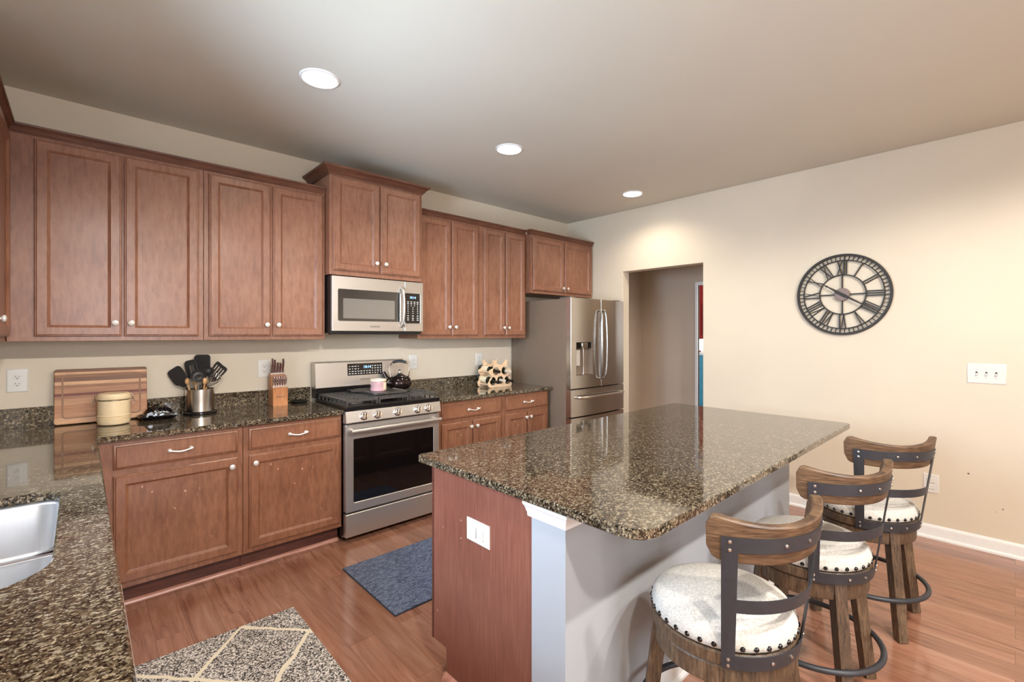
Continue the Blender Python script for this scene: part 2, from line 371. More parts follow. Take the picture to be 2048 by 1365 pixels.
M['hub'] = m_simple('clock_hub_metal', lin(122, 104, 98), 0.5, 0.1, var=0.1)
M['linen'] = m_weave('linen_upholstery', lin(176, 171, 164), lin(206, 201, 194), 320, 320, bump=0.25)
M['swood'] = m_wood('weathered_stool_wood', lin(48, 36, 27), lin(88, 68, 50), lin(120, 98, 76), gscale=(20, 20, 3), rough=0.5, coat=0.05, bump=0.25)
M['bwood'] = m_wood('weathered_back_wood', lin(40, 28, 20), lin(84, 61, 42), lin(118, 91, 66), gscale=(3, 3, 30), rough=0.5, coat=0.05, bump=0.3)
M['smetal'] = m_simple('gunmetal_strap', lin(54, 55, 60), 0.45, 0.3, var=0.08)
M['nail'] = m_simple('nailhead_metal', lin(74, 76, 78), 0.22, 1.0, var=0.1, bump=0)
M['bolt'] = m_simple('bolt_metal', lin(180, 176, 172), 0.3, 1.0, var=0.05, bump=0)
M['mat'] = m_weave('blue_grey_mat', lin(62, 70, 90), lin(120, 129, 149), 190, 120, bump=0.8)
M['matedge'] = m_simple('mat_backing', lin(60, 62, 72), 0.7)
M['rug'] = m_rug_pattern('speckled_rug'); M['rugedge'] = m_simple('rug_edge', lin(120, 114, 106), 0.9)
M['stripe'] = m_boardstripes('striped_board_wood')
M['groove'] = m_simple('routed_groove', lin(136, 98, 72), 0.6)
M['ceramic'] = m_simple('cream_ceramic', lin(226, 204, 166), 0.22, 0, 0.5, var=0.02, bump=0)
M['block'] = m_wood('knife_block_wood', lin(150, 92, 54), lin(184, 122, 76), lin(204, 144, 98), gscale=(16, 16, 1.5), rough=0.4, coat=0.1)
M['handle'] = m_wood('knife_handle_wood', lin(74, 40, 38), lin(104, 62, 58), lin(130, 88, 82), gscale=(20, 20, 3), rough=0.4)
M['spoonw'] = m_wood('spoon_wood', lin(170, 120, 76), lin(200, 156, 108), lin(216, 176, 130), gscale=(20, 20, 2))
M['rackw'] = m_wood('rack_wood', lin(206, 170, 134), lin(222, 190, 156), lin(232, 204, 172), gscale=(3, 12, 12), rough=0.5, coat=0)
M['bottle'] = m_simple('dark_green_bottle', lin(18, 26, 18), 0.06, 0, 0.6, var=0.1, bump=0)
M['paper'] = m_simple('cream_label', lin(232, 220, 190), 0.6, var=0.03)
M['capw'] = m_simple('white_foil_capsule', lin(222, 216, 206), 0.3, 0.3, bump=0)
M['capb'] = m_simple('black_foil_capsule', lin(32, 30, 32), 0.25, 0.3, bump=0)
M['wax'] = m_simple('mauve_wax', lin(206, 160, 168), 0.35, var=0.03, bump=0)
M['jarg'] = m_simple('pink_jar_glass', lin(196, 158, 160), 0.08, 0, 0.6, bump=0)
M['kett'] = m_simple('dark_kettle_enamel', lin(58, 46, 42), 0.07, 0.75, 0.6, var=0.05, bump=0)
M['teal'] = m_simple('teal_dresser_paint', lin(46, 152, 172), 0.4)
M['shade'] = m_emit('lit_lamp_shade', (1.0, 0.98, 0.93, 1), 1.6)
M['darkred'] = m_simple('dark_red_canvas', lin(110, 26, 30), 0.6)
M['glass'] = m_glass('window_glass')
M['steelp'] = m_simple('grey_filter', lin(120, 118, 114), 0.45, 0.6, bump=0.1, nscale=200)

# ------------------------------------------------------------------ the setting
def plane_wall(name, mat, verts_boxes, label=None):
    mb = MB()
    for b in verts_boxes: mb.box(*b)
    return struct(name, mb, mat, label)
XE = 8.6
plane_wall('floor', M['floor'], [(XL-0.1, XE, YR-0.1, 5.0, -0.10, 0.0)], 'glossy red-brown hardwood plank floor')
plane_wall('ceiling', M['ceil'], [(XL-0.1, W+0.115, YR-0.1, D+0.1, H, H+0.1)], 'taupe painted ceiling with recessed lamps')
plane_wall('wall_back', M['wall'], [(XL-0.1, W+0.115, D, D+0.1, 0, H)], 'beige back wall behind the cabinets')
OY0, OY1, OZ = 2.065, 2.977, 2.118
fr_r = lambda u, v, d: (W+d, u, v)
struct('wall_right', MB().slab([(YR-0.1, 0), (OY0, 0), (OY0, OZ), (OY1, OZ), (OY1, 0), (D+0.1, 0), (D+0.1, H), (YR-0.1, H)], [], 0, 0.115, fr_r, 0.003), M['wall'], 'beige right wall with the clock and a doorway')
LW = (1.15, 2.35, 1.15, 2.2)   # window over the sink: y0,y1,z0,z1
struct('wall_left', MB().slab([(YR-0.1, 0), (D+0.1, 0), (D+0.1, H), (YR-0.1, H)], [[(LW[0], LW[2]), (LW[1], LW[2]), (LW[1], LW[3]), (LW[0], LW[3])]], 0, 0.12, lambda u, v, d: (XL-d, u, v), 0.0), M['wall'])
RW = (-0.25, 1.25, 0.98, 2.35)
struct('wall_rear', MB().slab([(XL-0.1, 0), (W+0.115, 0), (W+0.115, H), (XL-0.1, H)], [[(RW[0], RW[2]), (RW[1], RW[2]), (RW[1], RW[3]), (RW[0], RW[3])]], 0, 0.12, lambda u, v, d: (u, YR-d, v), 0.0), M['wall'])
def window(name, fr, u0, u1, v0, v1, nx):
    mb = MB(); t = 0.05
    mb.slab([(u0-t, v0-t), (u1+t, v0-t), (u1+t, v1+t), (u0-t, v1+t)], [[(u0+t, v0+t), (u1-t, v0+t), (u1-t, v1-t), (u0+t, v1-t)]], -0.02, 0.04, fr, 0.003)
    for k in range(1, nx):
        u = u0+(u1-u0)*k/nx; mb.slab([(u-.03, v0), (u+.03, v0), (u+.03, v1), (u-.03, v1)], [], -0.015, 0.035, fr, 0.003)
    o = struct(name, mb, M['trim'])
    g = MB().slab([(u0, v0), (u1, v0), (u1, v1), (u0, v1)], [], 0.008, 0.012, fr, 0.0).build('window_pane', M['glass'], o)
window('window_1', lambda u, v, d: (XL-0.05+d, u, v), LW[0]+.05, LW[1]-.05, LW[2]+.05, LW[3]-.05, 2)
window('window_2', lambda u, v, d: (u, YR-0.05+d, v), RW[0]+.05, RW[1]-.05, RW[2]+.05, RW[3]-.05, 2)
# hall beyond the doorway
HX = 5.5
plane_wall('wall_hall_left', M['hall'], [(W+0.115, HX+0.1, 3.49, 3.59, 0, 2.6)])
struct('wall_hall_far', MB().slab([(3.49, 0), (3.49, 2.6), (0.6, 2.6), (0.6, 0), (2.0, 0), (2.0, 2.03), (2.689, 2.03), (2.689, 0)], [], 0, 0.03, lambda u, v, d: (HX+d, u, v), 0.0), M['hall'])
plane_wall('ceiling_hall', M['ceil'], [(W+0.115, XE, 0.5, 5.0, 2.6, 2.7)])
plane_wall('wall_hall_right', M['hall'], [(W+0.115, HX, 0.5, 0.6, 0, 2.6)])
struct('trim_1', MB().slab([(2.723, 0), (2.723, 2.072), (1.96, 2.072), (1.96, 0), (2.0, 0), (2.0, 2.03), (2.689, 2.03), (2.689, 0)], [], 0, 0.043, lambda u, v, d: (HX-0.014+d, u, v), 0.003), M['trim'], 'white door casing in the hall')
plane_wall('wall_red_room_far', M['red'], [(XE-0.1, XE, 3.2, 5.0, 0, 2.6)])
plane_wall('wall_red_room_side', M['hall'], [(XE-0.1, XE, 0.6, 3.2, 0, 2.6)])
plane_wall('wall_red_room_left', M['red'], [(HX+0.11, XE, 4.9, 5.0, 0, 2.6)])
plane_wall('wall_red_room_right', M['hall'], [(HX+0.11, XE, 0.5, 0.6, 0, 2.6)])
# baseboards
def baseboard(name, pts, mat=None, h=0.095, t=0.014):
    mb = MB()
    for (a, b) in pts:
        a, b = Vector(a), Vector(b); d = (b-a).normalized(); nrm = Vector((-d.y, d.x))
        prof = [(0, 0), (t+0.012, 0), (t+0.012, 0.012), (t+0.004, 0.02), (t, 0.022), (t, h-0.02), (t*0.6, h-0.008), (t*0.4, h), (0, h)]
        mb.loft([[(p.x+nrm.x*q, p.y+nrm.y*q, z) for q, z in prof] for p in (a, b)])
    return struct(name, mb, M['trim'] if mat is None else mat)
baseboard('baseboard_right', [((W, YR), (W, OY0))])
baseboard('baseboard_rear', [((XL, YR), (W, YR))])

# ------------------------------------------------------------------ recessed lamps
def can(x, y, label, power=CAN_W, H=H, cone=150, blend=0.75, tint=CAN_COL):
    t = thing('recessed_light', label, 'ceiling light', (x, y, H), 0, 'recessed ceiling lights')
    MB().lathe([(0.084, -0.002), (0.087, -0.008), (0.097, -0.005), (0.1, 0.0)], (x, y, H), 40, cap=False).build('trim_ring', M['trim'], t)
    MB().lathe([(0.0, -0.0045), (0.05, -0.0055), (0.0845, -0.003)], (x, y, H), 40, cap=False).build('lens', M['lens'], t)
    l = bpy.data.lights.new('lamp_glow', 'SPOT'); l.energy = power; l.color = tint; l.spot_size = math.radians(cone); l.spot_blend = blend; l.shadow_soft_size = 0.06
    o = bpy.data.objects.new('lamp_glow', l); COL.objects.link(o); o.parent = t; o.location = (0, 0, -0.02)
can(0.92, 2.54, 'recessed ceiling light nearest the camera, above the floor before the left cabinets')
can(2.27, 2.55, 'middle recessed ceiling light of the three, in front of the range')
can(3.85, 2.54, 'recessed ceiling light closest to the doorway and right wall')
for x in (0.2, 1.4, 2.2):
    can(x, -0.94, 'recessed ceiling light behind the camera, %s' % {0.2: 'nearest the sink wall', 1.4: 'midway along the room', 2.2: 'nearest the clock wall'}[x], CAN_W*{0.2: 6.0, 1.4: 5.0, 2.2: 3.2}[x], cone=170, blend=0.2, tint=(1.0, 0.955, 0.89))

can(5.0, 1.7, 'added recessed ceiling light brightening the hall beyond the doorway', 26, 2.6)  # added lamp, lifts the hall walls and their reflection in the refrigerator
# ------------------------------------------------------------------ cabinets
DOOR = [(0.0, 0.0), (0.0, 0.010), (0.004, 0.014), (0.008, 0.0145), (0.011, 0.019), (0.047, 0.019), (0.049, 0.0175), (0.0585, 0.009), (0.061, 0.0075)]
DRAW = [(0.0, 0.0), (0.0, 0.010), (0.006, 0.014), (0.010, 0.0145), (0.014, 0.019)]
def knob(parent, fr, u, w, d0=0.019):
    p = Vector(fr(u, w, d0)); q = Vector(fr(u, w, d0+1)); ax = q-p
    return MB().lathe([(0.007, 0), (0.006, 0.006), (0.0055, 0.012), (0.012, 0.016), (0.0155, 0.021), (0.0145, 0.026), (0.008, 0.029), (0.0, 0.030)], p, 18, ax, cap=False).build('knob', M['nickel'], parent)
def pull(parent, fr, u, w, d0=0.019, L=0.096):
    mb = MB(); h = L/2
    for sg in (-1, 1):
        p = Vector(fr(u+sg*h, w, d0)); mb.lathe([(0.011, 0), (0.010, 0.004), (0.006, 0.008), (0.0055, 0.018)], p, 14, Vector(fr(u, w, d0+1))-Vector(fr(u, w, d0)))
    path = catmull([Vector(fr(u+x*h, w+z, d0+dd)) for x, z, dd in ((-1.12, 0.006, 0.022), (-0.95, 0.002, 0.024), (-0.5, -0.003, 0.027), (0, -0.006, 0.028), (0.5, -0.003, 0.027), (0.95, 0.002, 0.024), (1.12, 0.006, 0.022))], 4, False)
    n = len(path); mb.tube(path, [0.0065 if i < 5 or i > n-6 else 0.0045 for i in range(n)], 8)
    return mb.build('handle', M['nickel'], parent)
def cab_doors(root, fr, doors, mat, kw):
    """doors: (u0,u1,w0,w1,knob_u or None)"""
    for (u0, u1, w0, w1, ku) in doors:
        d = MB().panel(u0, u1, w0, w1, DOOR, fr).build('door', mat, root)
        if ku is not None: knob(d, fr, ku, kw)
def wall_cab(label, x0, x1, yf, z0, z1, doors, group=None, crown=None, kz=None, mat=None):
    t = thing('wall_cabinet', label, 'cabinet', ((x0+x1)/2, yf, z0))
    mat = mat or M['cab']; mb = MB().box(x0+0.001, x1-0.001, yf, D-0.002, z0, z1, 0.002)
    mb.build('body', mat, t)
    cab_doors(t, f_back(yf), doors, mat, kz or (doors[0][2]+0.075)); return t
UY = 3.468; UB, UT = 1.393, 2.458
DZ0, DZ1 = 1.418, 2.432
wall_cab('tall wall cabinet at far left, next to the corner, above cutting board', -0.268, 0.553, UY, UB, UT, [(-0.172, 0.170, DZ0, DZ1, 0.140), (0.178, 0.527, DZ0, DZ1, 0.208)])
wall_cab('tall wall cabinet just left of the microwave, above knife block', 0.553, 1.29, UY, UB, UT, [(0.579, 0.930, DZ0, DZ1, 0.902), (0.942, 1.273, DZ0, DZ1, 0.972)])
MY = 3.393
tm = wall_cab('raised wall cabinet above the microwave with its own crown', 1.293, 2.052, MY, 1.862, 2.615, [(1.318, 1.672, 1.895, 2.575, 1.640), (1.682, 2.030, 1.895, 2.575, 1.714)])
wall_cab('tall wall cabinet just right of the microwave', 2.055, 2.705, UY, UB, UT, [(2.075, 2.383, DZ0, DZ1, 2.355), (2.395, 2.688, DZ0, DZ1, 2.423)])
wall_cab('narrow tall wall cabinet right beside the refrigerator, above wine rack', 2.705, 3.31, UY, UB, UT, [(2.758, 3.020, DZ0, DZ1, 2.995), (3.032, 3.292, DZ0, DZ1, 3.058)])
tf = wall_cab('short wall cabinet above the refrigerator', 3.312, W-0.022, MY, 1.85, UT, [(3.335, 3.806, 1.878, 2.425, 3.776), (3.816, 4.275, 1.878, 2.425, 3.846)], kz=1.925)
# left-wall corner cabinet
t = thing('wall_cabinet', 'wall cabinet on the left wall, cut by the left photo edge', 'cabinet', (XL, 3.2, UB))
MB().box(XL+0.002, -0.27, 2.84, D-0.002, UB, UT, 0.002).build('body', M['cab'], t)
cab_doors(t, f_left(-0.27), [(2.865, 3.44, DZ0, DZ1, 2.90)], M['cab'], 1.495)
# crown mouldings: profile (out, up) swept along a path in plan, mitred
CR_S = [(0, 0), (0.004, 0), (0.006, 0.006), (0.012, 0.012), (0.014, 0.022), (0.024, 0.034), (0.030, 0.036), (0.032, 0.046), (0, 0.046)]
CR_B = [(0, 0), (0.006, 0), (0.008, 0.008), (0.018, 0.016), (0.026, 0.030), (0.044, 0.044), (0.050, 0.046), (0.054, 0.060), (0, 0.060)]
def crown(path, z, prof, side=1):
    P = [Vector(p) for p in path]; loops = []
    for i, p in enumerate(P):
        ds = []
        if i > 0: ds.append((P[i]-P[i-1]).normalized())
        if i < len(P)-1: ds.append((P[i+1]-P[i]).normalized())
        ns = [Vector((d.y, -d.x))*side for d in ds]; m = sum(ns, Vector((0, 0))).normalized(); k = 1/m.dot(ns[0])
        loops.append([(p.x+m.x*k*q, p.y+m.y*k*q, z+w) for q, w in prof])
    return MB().loft(loops)
e = 0.0006
tag(crown([(-0.27-e+0.002, 2.84), (-0.268, UY-e), (1.290, UY-e)], UT-0.012, CR_S, 1).build('crown_moulding', M['crown'], None, (0.5, UY, UT)), 'thin dark crown moulding along top of the left wall cabinets', 'moulding')
tag(crown([(2.056, UY-e), (3.30, UY-e)], UT-0.012, CR_S, 1).build('crown_moulding', M['crown'], None, (2.7, UY, UT)), 'thin dark crown moulding between microwave cabinet and refrigerator cabinet', 'moulding')
crown([(1.2925, D-0.004), (1.2925, MY-e), (2.0525, MY-e), (2.0525, D-0.004)], 2.585, CR_B, 1).build('crown', M['crown'], tm)
crown([(3.3115, UY-0.034), (3.3115, MY-e), (W-0.02, MY-e)], UT-0.012, CR_S, 1).build('crown', M['crown'], tf)

# base cabinets on the back wall
BY = 3.183
def base_cab(label, x0, x1, draw, doors, kz=0.655):
    t = thing('base_cabinet', label, 'cabinet', ((x0+x1)/2, BY, 0)); mat = M['cabn']
    MB().box(x0+0.001, x1-0.001, BY, D-0.002, 0.112, 0.882, 0.002).build('body', mat, t)
    fr = f_back(BY)
    d = MB().panel(draw[0], draw[1], 0.733, 0.862, DRAW, fr).build('drawer', mat, t); pull(d, fr, (draw[0]+draw[1])/2, 0.797)
    cab_doors(t, fr, [(a, b, 0.142, 0.702, k) for a, b, k in doors], mat, kz)
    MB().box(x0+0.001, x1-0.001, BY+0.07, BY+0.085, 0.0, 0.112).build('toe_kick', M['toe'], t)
base_cab('base cabinet in the left corner, one drawer over one wide door', 0.062, 0.704, (0.121, 0.676), [(0.121, 0.674, 0.642)])
base_cab('base cabinet immediately left of the range, below knife block', 0.704, 1.296, (0.733, 1.284), [(0.733, 1.282, 0.764)])
base_cab('base cabinet immediately right of the range with two doors', 2.056, 2.745, (2.10, 2.723), [(2.10, 2.406, 2.380), (2.416, 2.723, 2.443)])
base_cab('base cabinet beside the refrigerator, below wine rack', 2.745, 3.345, (2.782, 3.325), [(2.782, 3.045, 3.022), (3.055, 3.325, 3.078)])
def shoe(name, a, b, out, mat):
    a, b = Vector(a), Vector(b); n = Vector(out); prof = [(0, 0)]+[(0.019*math.cos(k*PI/12), 0.019*math.sin(k*PI/12)) for k in range(7)]
    return struct(name, MB().loft([[(p.x+n.x*q, p.y+n.y*q, z) for q, z in prof] for p in (a, b)]), mat)
shoe('trim_2', (0.07, BY+0.069), (1.295, BY+0.069), (0, -1), M['quarter'])
shoe('trim_3', (2.057, BY+0.069), (3.345, BY+0.069), (0, -1), M['quarter'])
# left run under the sink
t = thing('sink_cabinet', 'base cabinet under the sink, hidden below the left counter', 'cabinet', (-0.25, 2.2, 0))
MB().box(-0.02, 0.02, 1.56, 3.18, 0.112, 0.882, 0.002).build('face_frame', M['cabn'], t)
MB().box(XL+0.01, -0.02, 1.56, 1.58, 0.0, 0.69).box(XL+0.01, -0.03, 1.58, 3.18, 0.112, 0.13).build('carcass', M['cabn'], t)
fr = f_left(0.02)
for (a, b, k) in ((1.60, 2.02, 1.99), (2.03, 2.45, 2.06)):
    d = MB().panel(a, b, 0.142, 0.702, DOOR, fr).build('door', M['cabn'], t); knob(d, fr, k, 0.655)
    MB().panel(a, b, 0.733, 0.862, DRAW, fr).build('drawer', M['cabn'], t)
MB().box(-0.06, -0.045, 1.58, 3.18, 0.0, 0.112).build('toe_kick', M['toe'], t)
t = thing('dishwasher', 'pale dishwasher front whose edge shows past the left counter', 'dishwasher', (-0.25, 1.25, 0))
MB().box(XL+0.02, 0.025, 0.78, 1.37, 0.10, 0.87, 0.003).build('body', M['fside'], t)
MB().box(0.027, 0.074, 0.785, 1.535, 0.11, 0.812, 0.006).build('door', M['white'], t)
MB().box(0.027, 0.05, 0.785, 1.535, 0.815, 0.868, 0.004).build('control_panel', M['black'], t)

# ------------------------------------------------------------------ worktops
CT0, CT1 = 0.884, 0.914
CYF = 3.145
SX0, SX1, SY0, SY1 = -0.485, -0.047, 1.40, 2.185
sink_hole = rrect(SX0, SX1, SY0, SY1, [0.135, 0.06, 0.06, 0.11], 8)
out = [(XL+0.002, 0.25), (0.061, 0.25), (0.061, CYF), (1.294, CYF), (1.294, D-0.001), (XL+0.002, D-0.001)]
o = MB().slab(out, [sink_hole], CT0, CT1).build('countertop', M['granite'], None, (0.3, 3.4, CT0)); tag(o, 'speckled brown granite counter, L-shaped, with the sink cut into it', 'countertop')
o = MB().slab([(2.053, CYF), (3.362, CYF), (3.362, D-0.001), (2.053, D-0.001)], [], CT0, CT1).build('countertop', M['granite'], None, (2.7, 3.4, CT0)); tag(o, 'short granite counter between range and refrigerator', 'countertop')
o = MB().box(XL+0.022, 1.294, D-0.021, D-0.001, CT1, 1.022, 0.002).build('backsplash', M['granite'], None, (0.3, D, CT1)); tag(o, 'low granite backsplash behind cutting board and knife block', 'backsplash')
o = MB().box(2.053, 3.362, D-0.021, D-0.001, CT1, 1.016, 0.002).build('backsplash', M['granite'], None, (2.7, D, CT1)); tag(o, 'low granite backsplash right of the range', 'backsplash')
o = MB().box(XL+0.001, XL+0.021, 0.25, D-0.022, CT1, 1.022, 0.002).build('backsplash', M['granite'], None, (XL, 2, CT1)); tag(o, 'low granite backsplash along the left sink wall', 'backsplash')
# sink
t = thing('sink', 'undermounted double-bowl steel sink in the left counter', 'sink', (-0.27, 1.8, 0.70))
def basin(y0, y1, rs, divside):
    loops = []
    def zf(p, base, low):
        q = (y0+0.10-p[1])/0.10 if divside < 0 else (p[1]-(y1-0.10))/0.10
        q = min(1, max(0, q)); q = q*q*(3-2*q); return base+(low-base)*q
    for ins, zb, zl in ((-0.022, 0.8835, 0.855), (-0.002, 0.8835, 0.855), (0.004, 0.874, 0.846), (0.012, 0.80, 0.79), (0.02, 0.735, 0.735), (0.035, 0.715, 0.715), (0.06, 0.708, 0.708), (0.1, 0.705, 0.705)):
        r2 = [max(0.01, r-ins) for r in rs]; lp = rrect(SX0+ins, SX1-ins, y0+ins, y1-ins, r2, 8)
        if ins < 0: lp = rrect(SX0+ins, SX1-ins, y0+(ins if divside > 0 else 0.004), y1-(ins if divside < 0 else 0.004), rs, 8)
        loops.append([(a, b, zf((a, b), zb, zl)) for a, b in lp])
    m = MB().loft(loops, False, True); o = m.build('basin', M['sink'], t, smooth=60)
    cy = (y0+y1)/2; cx = (SX0+SX1)/2
    MB().lathe([(0.055, 0.7055), (0.052, 0.708), (0.042, 0.7075), (0.038, 0.704), (0.0, 0.7035)], (cx, cy, 0), 28, cap=False).build('drain', M['chrome'], o)
basin(1.752, SY1, [0.05, 0.06, 0.06, 0.05], -1)
basin(SY0, 1.728, [0.135, 0.05, 0.05, 0.11], 1)
MB().loft([[(x, 1.74+0.013*math.cos(a), 0.848+0.008*math.sin(a)) for a in [k*PI/4 for k in range(8)]] for x in (SX0+0.002, SX1-0.002)]).build('divider', M['sink'], t)

# ------------------------------------------------------------------ island
IX0, IX1, IY0, IY1 = 1.044, 3.228, 0.655, 1.768
PX, KY, IE, CYB = 1.100, 0.972, 3.205, 1.735
t = thing('island', 'kitchen island base with red-brown end panel and painted knee wall', 'island', (2.1, 1.3, 0))
# cabinet block and end panel (toe notch at the +y side)
pan = [(1.118, 0.0), (1.63, 0.0), (1.63, 0.125), (CYB-0.012, 0.125), (CYB-0.012, CT0-0.001), (1.118, CT0-0.001)]
MB().slab(pan, [], 0.0, 0.016, lambda u, v, d: (PX+d, u, v), 0.0015).build('end_panel', M['endp'], t)
MB().box(PX+0.0165, IE-0.02, 1.13, CYB-0.012, 0.112, CT0-0.001).box(PX+0.0165, IE-0.02, 1.13, 1.65, 0.0, 0.112).build('body', M['endp'], t)
MB().box(PX-0.002, PX+0.02, CYB-0.0115, CYB, 0.125, CT0-0.001, 0.002).build('stile', M['toe'], t)
for k in range(4):
    a = 1.13+k*0.515; dd = lambda u, w, d: (u, CYB+d, w)
    dr = MB().panel(a, a+0.5, 0.142, 0.702, DOOR, lambda u, w, d: (u, CYB-0.011+d, w)).build('door', M['cabn'], t)
    MB().panel(a, a+0.5, 0.733, 0.862, DRAW, lambda u, w, d: (u, CYB-0.011+d, w)).build('drawer', M['cabn'], t)
MB().box(PX, IE, KY, 1.117, 0.0, CT0-0.001, 0.002).build('knee_wall', M['knee'], t)
MB().box(PX-0.006, PX-0.0005, KY-0.006, 1.117, 0.0, 0.835, 0.0015).build('pilaster', M['knee'], t)
mo = [(0.0, 0.0), (0.006, 0.0), (0.008, 0.014), (0.012, 0.018), (0.016, 0.028), (0.024, 0.040), (0.030, 0.046), (0.030, 0.062), (0, 0.062)]
loops = []
for (px_, py_, nx, ny) in ((PX-0.006, 1.13, -1, 0), (PX-0.006, KY-0.006, -1, -1), (PX+0.13, KY-0.006, 0, -1)):
    loops.append([(px_+nx*q, py_+ny*q, 0.820+w) for q, w in mo])
MB().loft(loops).build('capital_moulding', M['trim'], t)
prof = [(0, 0), (0.026, 0), (0.026, 0.012), (0.018, 0.02), (0.014, 0.022), (0.014, 0.08), (0.008, 0.09), (0.006, 0.1), (0, 0.1)]
MB().loft([[(x, KY-0.0005-q, z) for q, z in prof] for x in (PX+0.001, IE)]).build('baseboard', M['trim'], t)
prof = [(0, 0)]+[(0.022*math.cos(k*PI/12), 0.03*math.sin(k*PI/12)) for k in range(7)]
MB().loft([[(PX-0.0005-q, y, z) for q, z in prof] for y in (1.118, 1.63)]).build('shoe_moulding', M['quarter'], t)
o = MB().slab(rrect(IX0, IX1, IY0, IY1, [0.03, 0.02, 0.02, 0.085], 8), [], CT0, CT1).build('island_countertop', M['granite'], None, (2.1, 1.2, CT0)); tag(o, 'large speckled granite island top with rounded near corner', 'countertop')

# ------------------------------------------------------------------ outlets and switches
def plate_outlet(label, fr, u, w, kind='duplex', wd=0.083, ht=0.128):
    """fr(u,w,d); vertical plate centred at u,w"""
    p0 = fr(u, w, 0); t = thing({'duplex': 'wall_outlet', 'decora': 'wall_outlet', 'rocker': 'wall_outlet', 'toggle': 'light_switch_plate'}[kind], label, 'switch' if kind == 'toggle' else 'outlet', p0)
    MB().panel(u-wd/2, u+wd/2, w-ht/2, w+ht/2, [(0, 0), (0, 0.003), (0.004, 0.0065), (0.007, 0.007)], fr).build('plate', M['white'], t)
    if kind == 'duplex':
        for s in (-1, 1):
            c = w+s*0.0195
            r = MB().slab([(u+0.0165*math.cos(a), c+0.0145*math.sin(a)) for a in [k*2*PI/20 for k in range(20)]], [], 0.007, 0.0095, fr, 0.001).build('receptacle', M['white'], t)
            mb = MB()
            for (du, dw, ww, hh) in ((-0.0065, 0.003, 0.0022, 0.008), (0.0065, 0.003, 0.0022, 0.0065), (0, -0.007, 0.005, 0.005)):
                mb.slab([(u+du-ww/2, c+dw-hh/2), (u+du+ww/2, c+dw-hh/2), (u+du+ww/2, c+dw+hh/2), (u+du-ww/2, c+dw+hh/2)], [], 0.0094, 0.0099, fr, 0)
            mb.build('slots', M['slot'], r)
    elif kind == 'decora':
        MB().slab(rrect(u-0.0165, u+0.0165, w-0.033, w+0.033, 0.003, 3), [], 0.007, 0.0095, fr, 0.001).build('receptacle', M['white'], t)
        mb = MB()
        for c in (w-0.018, w+0.018):
            for (du, dw, ww, hh) in ((-0.0065, 0.003, 0.0022, 0.008), (0.0065, 0.003, 0.0022, 0.0065), (0, -0.007, 0.005, 0.005)):
                mb.slab([(u+du-ww/2, c+dw-hh/2), (u+du+ww/2, c+dw-hh/2), (u+du+ww/2, c+dw+hh/2), (u+du-ww/2, c+dw+hh/2)], [], 0.0094, 0.0099, fr, 0)
        mb.build('slots', M['slot'], t)
    elif kind == 'rocker':
        for s in (-1, 1):
            if wd > ht: MB().slab(rrect(u+s*0.0215-0.0165, u+s*0.0215+0.0165, w-0.022, w+0.022, 0.004, 3), [], 0.007, 0.013, fr, 0.002).build('socket_block', M['white'], t)
            else: MB().slab(rrect(u-0.022, u+0.022, w+s*0.0215-0.0165, w+s*0.0215+0.0165, 0.004, 3), [], 0.007, 0.013, fr, 0.002).build('socket_block', M['white'], t)
    elif kind == 'toggle':
        for k in (-1, 0, 1):
            c = u+k*0.046
            s = MB().slab([(c-0.005, w-0.012), (c+0.005, w-0.012), (c+0.005, w+0.012), (c-0.005, w+0.012)], [], 0.007, 0.0082, fr, 0).build('switch_slot', M['slot'], t)
            MB().bar(fr(c, w, 0.006), fr(c, w-0.012, 0.021), 0.009, 0.008, (0, 0, 1), 0.008, 0.006, 0.001).build('toggle', M['white'], t)
            sc = MB()
            for s2 in (-1, 1): sc.lathe([(0.003, 0.007), (0.003, 0.0078), (0, 0.008)], (0, 0, 0), 10) if False else sc.slab(circ(c, w+s2*0.03, 0.003, 10), [], 0.007, 0.0078, fr, 0)
            sc.build('screws', M['nickel'], t)
fb = f_back(D)
plate_outlet('white outlet on the back wall, farthest left, left of cutting board', fb, -0.251, 1.174)
plate_outlet('white outlet on the back wall just left of knife block', fb, 0.974, 1.178)
plate_outlet('white outlet on the back wall behind the kettle', fb, 2.203, 1.178, 'decora')
plate_outlet('white outlet on the back wall above wine rack', fb, 2.962, 1.172, 'decora')
frr = lambda u, w, d: (W-d, -u, w)
plate_outlet('white outlet low on the right wall behind the farthest stool', frr, -0.407, 0.383, 'rocker', 0.085, 0.132)
plate_outlet('triple white toggle switch plate on the right wall', frr, -0.131, 1.169, 'toggle', 0.186, 0.132)
plate_outlet('bluish white double outlet on the island end panel', lambda u, w, d: (PX-d, -u, w), -1.412, 0.672, 'rocker', 0.138, 0.086)

# ------------------------------------------------------------------ microwave
MX0, MX1, MF, MZ0, MZ1 = 1.301, 2.043, 3.36, 1.452, 1.852
t = thing('microwave', 'stainless over-the-range microwave with dark window', 'microwave', (1.67, 3.5, MZ0)); fr = f_back(MF)
MB().box(MX0, MX1, MF+0.03, D-0.003, MZ0-0.015, MZ1+0.005, 0.004).build('body', M['black'], t)
d = MB().slab(rrect(MX0, 1.872, MZ0, MZ1, 0.006, 3), [rrect(1.345, 1.835, 1.528, 1.757, 0.008, 3)], -0.029, 0.0, fr, 0.003).build('door', M['steel'], t)
MB().slab(rrect(1.345, 1.835, 1.528, 1.757, 0.008, 3), [], -0.02, -0.004, fr, 0.0).build('window', M['greyg'], d)
MB().slab(rrect(1.382, 1.79, 1.546, 1.692, 0.004, 3), [], -0.004, -0.0032, fr, 0.0).build('window_screen', M['greyg2'], d)
